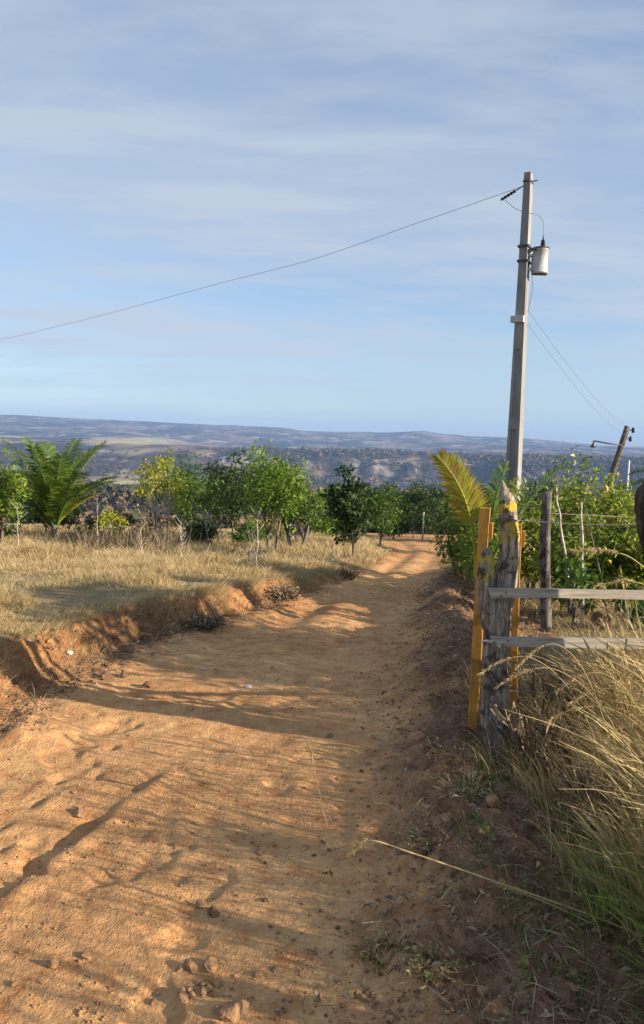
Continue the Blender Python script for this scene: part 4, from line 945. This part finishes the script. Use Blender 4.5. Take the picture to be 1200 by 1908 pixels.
# undergrowth under orchard trees
n = 16000; q = np.random.RandomState(35); y = q.uniform(14.5, 27, n); x = np.where(q.rand(n) < .7, q.uniform(-11, -3.2, n), q.uniform(-3.2, 1.0, n)); k = fbm(x, y, 1.3, 3, 88) > .12; x, y = x[k], y[k]; n = len(x)
hh = q.uniform(.12, .7, n) ** 1.3 * (.5 + .6 * (x < -3.2)); grass('brown_undergrowth', 'dry brown stalks and twigs under the orchard trees', x, y, hh, unit(q.uniform(0, 6.28, n)), hh * q.uniform(.1, .7, n), .014 * q.uniform(.7, 1.5, n), M_twig, 3, 1.5, seed=12)

# single arching stalks with seed heads
def stalk(P, r, label, head=.22, seed=0, name='grass_stalk', group=None, hr=.006):
    o = empty(name, P[0]); tag(o, label, 'grass stalk', group); A = [Vector(p) - Vector(P[0]) for p in P]; B = [A[0] * 2 - A[1]] + A + [A[-1] * 2 - A[-2]]; pts = []
    for i in range(1, len(B) - 2):
        for k in range(8):
            t = k / 8; p0, p1, p2, p3 = B[i - 1], B[i], B[i + 1], B[i + 2]
            pts.append(.5 * ((2 * p1) + (p2 - p0) * t + (2 * p0 - 5 * p1 + 4 * p2 - p3) * t * t + (3 * p1 - p0 - 3 * p2 + p3) * t ** 3))
    pts.append(A[-1]); n = len(pts); nh = max(3, int(n * head))
    mb = MB(); mb.tube(pts[:n - nh + 1], [r * (1.1 - .6 * i / n) for i in range(n - nh + 1)], 6)
    me_v = np.array([v[:] for v in mb.v]); mesh_obj('stem', me_v, np.array([q for q in mb.f if len(q) == 4]), M_dry, {'rnd': np.full(len(me_v), .75)}, o)
    q = np.random.RandomState(seed); H = np.array([p[:] for p in pts[n - nh:]]); m_ = 140; u = q.rand(m_) * (nh - 1); k = u.astype(int).clip(0, nh - 2); C = H[k] + (H[k + 1] - H[k]) * (u - k)[:, None]
    D = (H[k + 1] - H[k]); D /= np.linalg.norm(D, axis=1, keepdims=True); D = D + q.normal(size=(m_, 3)) * .35
    V, T = leaves_np(C, D, q.uniform(.012, .026, m_) * hr / .006, np.full(m_, .003 * hr / .006), q); mesh_obj('seed_head', V, T, M_dry, {'rnd': np.repeat(q.uniform(.5, .85, m_), 5)}, o, smooth=False)
stalk([(1.25, 2.12, gz(1.25, 2.12)), (.93, 2.3, .07), (.56, 2.35, .17), (.32, 2.32, .265), (.18, 2.3, .315), (.12, 2.3, .27)], .0032, 'long straw stalk stretched low over the track from the right', .22, 1)
stalk([(1.28, 2.1, gz(1.28, 2.1)), (1.0, 2.25, .04), (.78, 2.32, .10), (.60, 2.34, .16)], .0028, 'shorter stalk lying beside the long low one', .25, 2)
stalk([(.06, 2.92, gz(.06, 2.92)), (.03, 3.0, .08), (.0, 3.0, .22), (-.03, 3.0, .33)], .0012, 'single upright seed stalk in the middle of the track', .3, 3, hr=.007)
stalk([(1.75, 2.95, 0), (1.62, 2.98, .55), (1.42, 3.0, .98), (1.28, 3.0, 1.13), (1.16, 3.0, 1.175), (1.02, 3.0, 1.17)], .0030, 'tallest golden stalk arching left above the upper rail', .30, 4, hr=.008)
stalk([(1.72, 2.9, 0), (1.60, 2.93, .60), (1.45, 2.95, .93), (1.33, 2.95, 1.03), (1.22, 2.95, 1.065), (1.10, 2.95, 1.04)], .0030, 'golden stalk arching left just above the upper rail', .30, 5, hr=.008)
stalk([(1.66, 2.95, 0), (1.66, 2.98, .35), (1.58, 3.0, .62), (1.48, 3.0, .85), (1.44, 3.0, 1.02), (1.41, 3.0, 1.16)], .0026, 'nearly upright stalk crossing both rails', .25, 6)
q = np.random.RandomState(77)
labs = ['stalk bending in front of the gate post foot', 'stalk curving below the lower rail beside the log', 'stalk drooping under the middle of the lower rail', 'stalk crossing the knee height wire', 'stalk leaning over the lowest wire',
        'stalk rising behind the green corner grass', 'stalk arching at the right edge under the rails', 'stalk with pale head left of the straw clump', 'stalk with long stem in the densest straw', 'stalk touching the lower rail from below']
for i in range(10):
    bx = 1.25 + .07 * i + q.uniform(-.05, .05); by = q.uniform(2.6, 3.3); hh = q.uniform(.55, .85); ln = q.uniform(.35, .6); b0 = gz(bx, by)
    stalk([(bx, by, b0), (bx - ln * .15, by, b0 + hh * .45), (bx - ln * .45, by, b0 + hh * .82), (bx - ln * .75, by, b0 + hh * .98), (bx - ln, by, b0 + hh * .96), (bx - ln * 1.2, by, b0 + hh * .86)], .0020, labs[i], .3, 30 + i, group='arching straw stalks')

# bare saplings in the left field
def bare(x, y, h_, label, seed, mat=M_stick):
    rr = random.Random(seed); o = empty('bare_sapling', (x, y, gz(x, y))); tag(o, label, 'sapling', 'bare saplings in the dry field'); mb = MB()
    pts = [Vector((rr.uniform(-.02, .02), 0, -.03 + (h_ + .03) * t)) for t in np.linspace(0, 1, 9)]; mb.tube(pts, [.012 * (1.1 - .8 * t) for t in np.linspace(0, 1, 9)], 6)
    for i in range(9):
        k = rr.randint(2, 8); a = rr.uniform(0, 6.28); l = rr.uniform(.12, .32) * h_; d = Vector((math.cos(a), math.sin(a), rr.uniform(.5, 1.4))).normalized()
        mb.tube([pts[k], pts[k] + d * l * .5, pts[k] + d * l + Vector((0, 0, .03))], [.006, .004, .002], 5)
    mb.build('stem', mat, o)
for i, (x, y, h_, lab) in enumerate([(-.95, 11.1, .75, 'bare pale sapling closest to the road bank'), (-1.12, 11.6, .5, 'short bare sapling leaning left of the pale one'), (-3.5, 14.5, .8, 'bare brown sapling below the palm and yellow tree'),
                                     (-2.6, 13.8, .7, 'bare sapling before the sparse little tree'), (-5.2, 17.3, 1.2, 'tall bare sapling right of the palm'), (-6.6, 16.2, 1.0, 'bare sapling in front of the palm trunk'), (.2, 13.2, .5, 'small bare sapling near the dark road edge tree')]):
    bare(x, y, h_, lab, 300 + i)

# wiry bank shrubs, some added for shaded notches, and brown weeds behind the gate
def dead_shrub(x, y, h_, w_, label, seed, n=260, lean=(0, 0), mat=M_twig):
    q = np.random.RandomState(seed); o = empty('dead_shrub', (x, y, gz(x, y) - .02)); tag(o, label, 'shrub')
    a = q.uniform(0, 6.28, n); rr_ = w_ * .25 * np.sqrt(q.rand(n)); B = np.stack([rr_ * np.cos(a), rr_ * np.sin(a), a * 0], -1); hh = h_ * q.uniform(.35, 1, n)
    ld = unit(a + q.normal(0, .5, n)); V, F, k = blades_np(B, hh, ld, w_ * .5 * q.uniform(.2, 1, n), .006 * q.uniform(.6, 1.4, n) * (1 + y / 12), 5, 1.5, q)
    V[:, 0] += lean[0] * V[:, 2]; V += q.normal(size=V.shape) * .004
    mesh_obj('twigs', V, F, mat, {'rnd': np.repeat(q.rand(n), k)}, o)
    m2 = n * 2; c = V.reshape(n, -1, 3)[q.randint(0, n, m2), q.randint(4, 12, m2)]; V2, T2 = leaves_np(c, q.normal(size=(m2, 3)), q.uniform(.012, .03, m2) * (1 + y / 14), q.uniform(.006, .012, m2) * (1 + y / 14), q)
    mesh_obj('dead_leaves', V2, T2, mat, {'rnd': np.repeat(q.rand(m2), 5)}, o, smooth=False)
for i, (x, y, h_, w_, lab) in enumerate([(-1.02, 6.45, .17, .36, 'wiry brown shrub added for the shade in the notch of the left bank'), (-.42, 8.35, .24, .34, 'dark dead shrub added for the shade on the bank where the orange earth ends'),
        (.42, 11.6, .24, .34, 'small dead shrub at the road edge below the dark cashew tree')]):
    dead_shrub(x, y, h_, w_, lab, 400 + i)
for i, (x, y, h_, w_, lab) in enumerate([(1.25, 4.0, .42, .5, 'brown weed behind the lower rail next to the log post'), (1.55, 4.15, .42, .55, 'brown weed in the middle behind the lower rail'), (1.95, 4.1, .40, .6, 'brown weed behind the rails near the right edge'),
        (1.05, 3.45, .40, .35, 'thin reddish weed at the right foot of the log post'), (1.15, 2.85, .34, .35, 'thin dry weed on the edge of the verge below the post')]):
    dead_shrub(x, y, h_, w_, lab, 420 + i, 200)
for i, (x, y, h_, w_, lab, n_) in enumerate([(1.62, 2.20, .66, .09, 'dense weed added beyond the right edge for its shadow streak, level with the long low stalk', 520), (1.50, 1.72, .62, .08, 'dense weed added beyond the right edge for its shadow streak, nearer than the first', 520), (1.75, 1.35, .72, .08, 'tall dense weed added beyond the bottom right corner for its shadow streak', 520),
        (1.18, 1.62, .38, .24, 'low bushy weed added just outside the bottom right corner to shade the track', 420), (1.30, 1.95, .42, .22, 'low bushy weed added unseen past the right edge to shade the track', 420)]):
    dead_shrub(x, y, h_, w_, lab, 460 + i, n_, mat=M_dry)  # weeds added out of view to throw shadow onto the near track
for i, (x, y, h_, w_, lab) in enumerate([(.66, 3.15, .10, .26, 'pale straw tuft on the verge below and left of the gate post'), (.44, 2.78, .05, .22, 'flattened straw wisp in the middle of the right verge'), (.24, 2.16, .06, .20, 'grey straw tuft lying at the bottom centre of the picture'), (.36, 2.05, .05, .16, 'little uprooted grass tuft right of the grey straw tuft'), (.62, 3.5, .09, .2, 'straw tuft at the left foot of the ochre post')]):
    dead_shrub(x, y, h_, w_, lab, 440 + i, 60, mat=M_dry)

# low broad leaved plant between rails
for i, (x, y, lab) in enumerate([(2.95, 6.9, 'broad leaved weed right of the brown rock'), (3.15, 7.0, 'broad leaved weed nearest the stick paling')]):
    tree('broad_leaf_weed', x, y, .36, .34, M_leaf_dark, M_trunk, lab, 'weed', seed=60 + i, nleaf=60, crown_from=.3, leaf=.10, aspect=.75, trunk_r=.006, nclump=8, stems=2)

# ------------------------------------------------------------------ far scrub in the valley
def scrub(name, n, rmin, rmax, smin, smax, label, seed, mat, pmin=-60, pmax=1300, dens=None):
    q = np.random.RandomState(seed); r = rmin * (rmax / rmin) ** q.rand(n); pxx = q.uniform(pmin, pmax, n); az = np.arctan((pxx - 600) / 1400); x = r * np.sin(az); y = r * np.cos(az)
    k = q.rand(n) < .5 + 1.3 * fbm(x, y, (rmin + rmax) * .12, 4, seed); x, y, r = x[k], y[k], r[k]; n = len(x); z = far_h(x, y)
    T_ = 26; s = q.uniform(smin, smax, n)
    th = q.uniform(0, 6.28, (n, T_)); ph = q.uniform(-.2, 1.5, (n, T_)); R = s[:, None] * q.uniform(.55, 1.05, (n, T_))
    C = np.stack([x[:, None] + R * np.cos(th) * np.cos(ph), y[:, None] + R * np.sin(th) * np.cos(ph), z[:, None] + R * np.sin(ph) * .8], -1).reshape(-1, 3)
    D = q.normal(size=C.shape); ln = np.repeat(s, T_) * .75
    V, T = leaves_np(C, D, ln, ln * .8, q); o = mesh_obj(name, V, T, mat, {'rnd': np.repeat(np.clip(np.repeat(q.rand(n), T_) + q.normal(0, .1, n * T_), 0, 1), 5)}, smooth=False); tag(o, label, 'scrub', kind='stuff')
M_scrub = leafmat('scrub_leaves', [(0, (0.034, 0.048, 0.025)), (.5, (0.086, 0.081, 0.040)), (.8, (0.149, 0.104, 0.069)), (1, (0.253, 0.162, 0.115))], .1, .8)
scrub('valley_scrub', 2600, 75, 420, .7, 1.7, 'scrub and small trees on the slope beyond the road', 91, M_scrub)
scrub('valley_scrub', 9000, 380, 2500, 2.5, 8, 'distant scrub dotting the valley floor and mesa', 92, M_scrub)

scrub('valley_scrub', 7000, 1850, 2650, 5, 13, 'dark scrub covering the broken escarpment', 93, M_scrub, pmin=300)

# ------------------------------------------------------------------ haze
me = bpy.data.meshes.new('haze')
zlo, zhi = -420.0, 260.0; hv = [(x, y, z) for z in (zlo, zhi) for x, y in ((-12500, -12500), (12500, -12500), (12500, 12500), (-12500, 12500))]
me.from_pydata(hv, [], [(3, 2, 1, 0), (4, 5, 6, 7), (0, 1, 5, 4), (1, 2, 6, 5), (2, 3, 7, 6), (3, 0, 4, 7)]); me.update()
m = newmat('haze_air'); pv = N('ShaderNodeVolumePrincipled'); pv.inputs['Color'].default_value = (.36, .58, 1.0, 1); pv.inputs['Density'].default_value = 1.05e-4; pv.inputs['Anisotropy'].default_value = 0.0
o_ = N('ShaderNodeOutputMaterial'); L(pv.outputs[0], o_.inputs['Volume']); me.materials.append(m)
ho_ = bpy.data.objects.new('haze', me); col.objects.link(ho_); tag(ho_, 'pale blue haze over the valley', 'haze', kind='stuff')
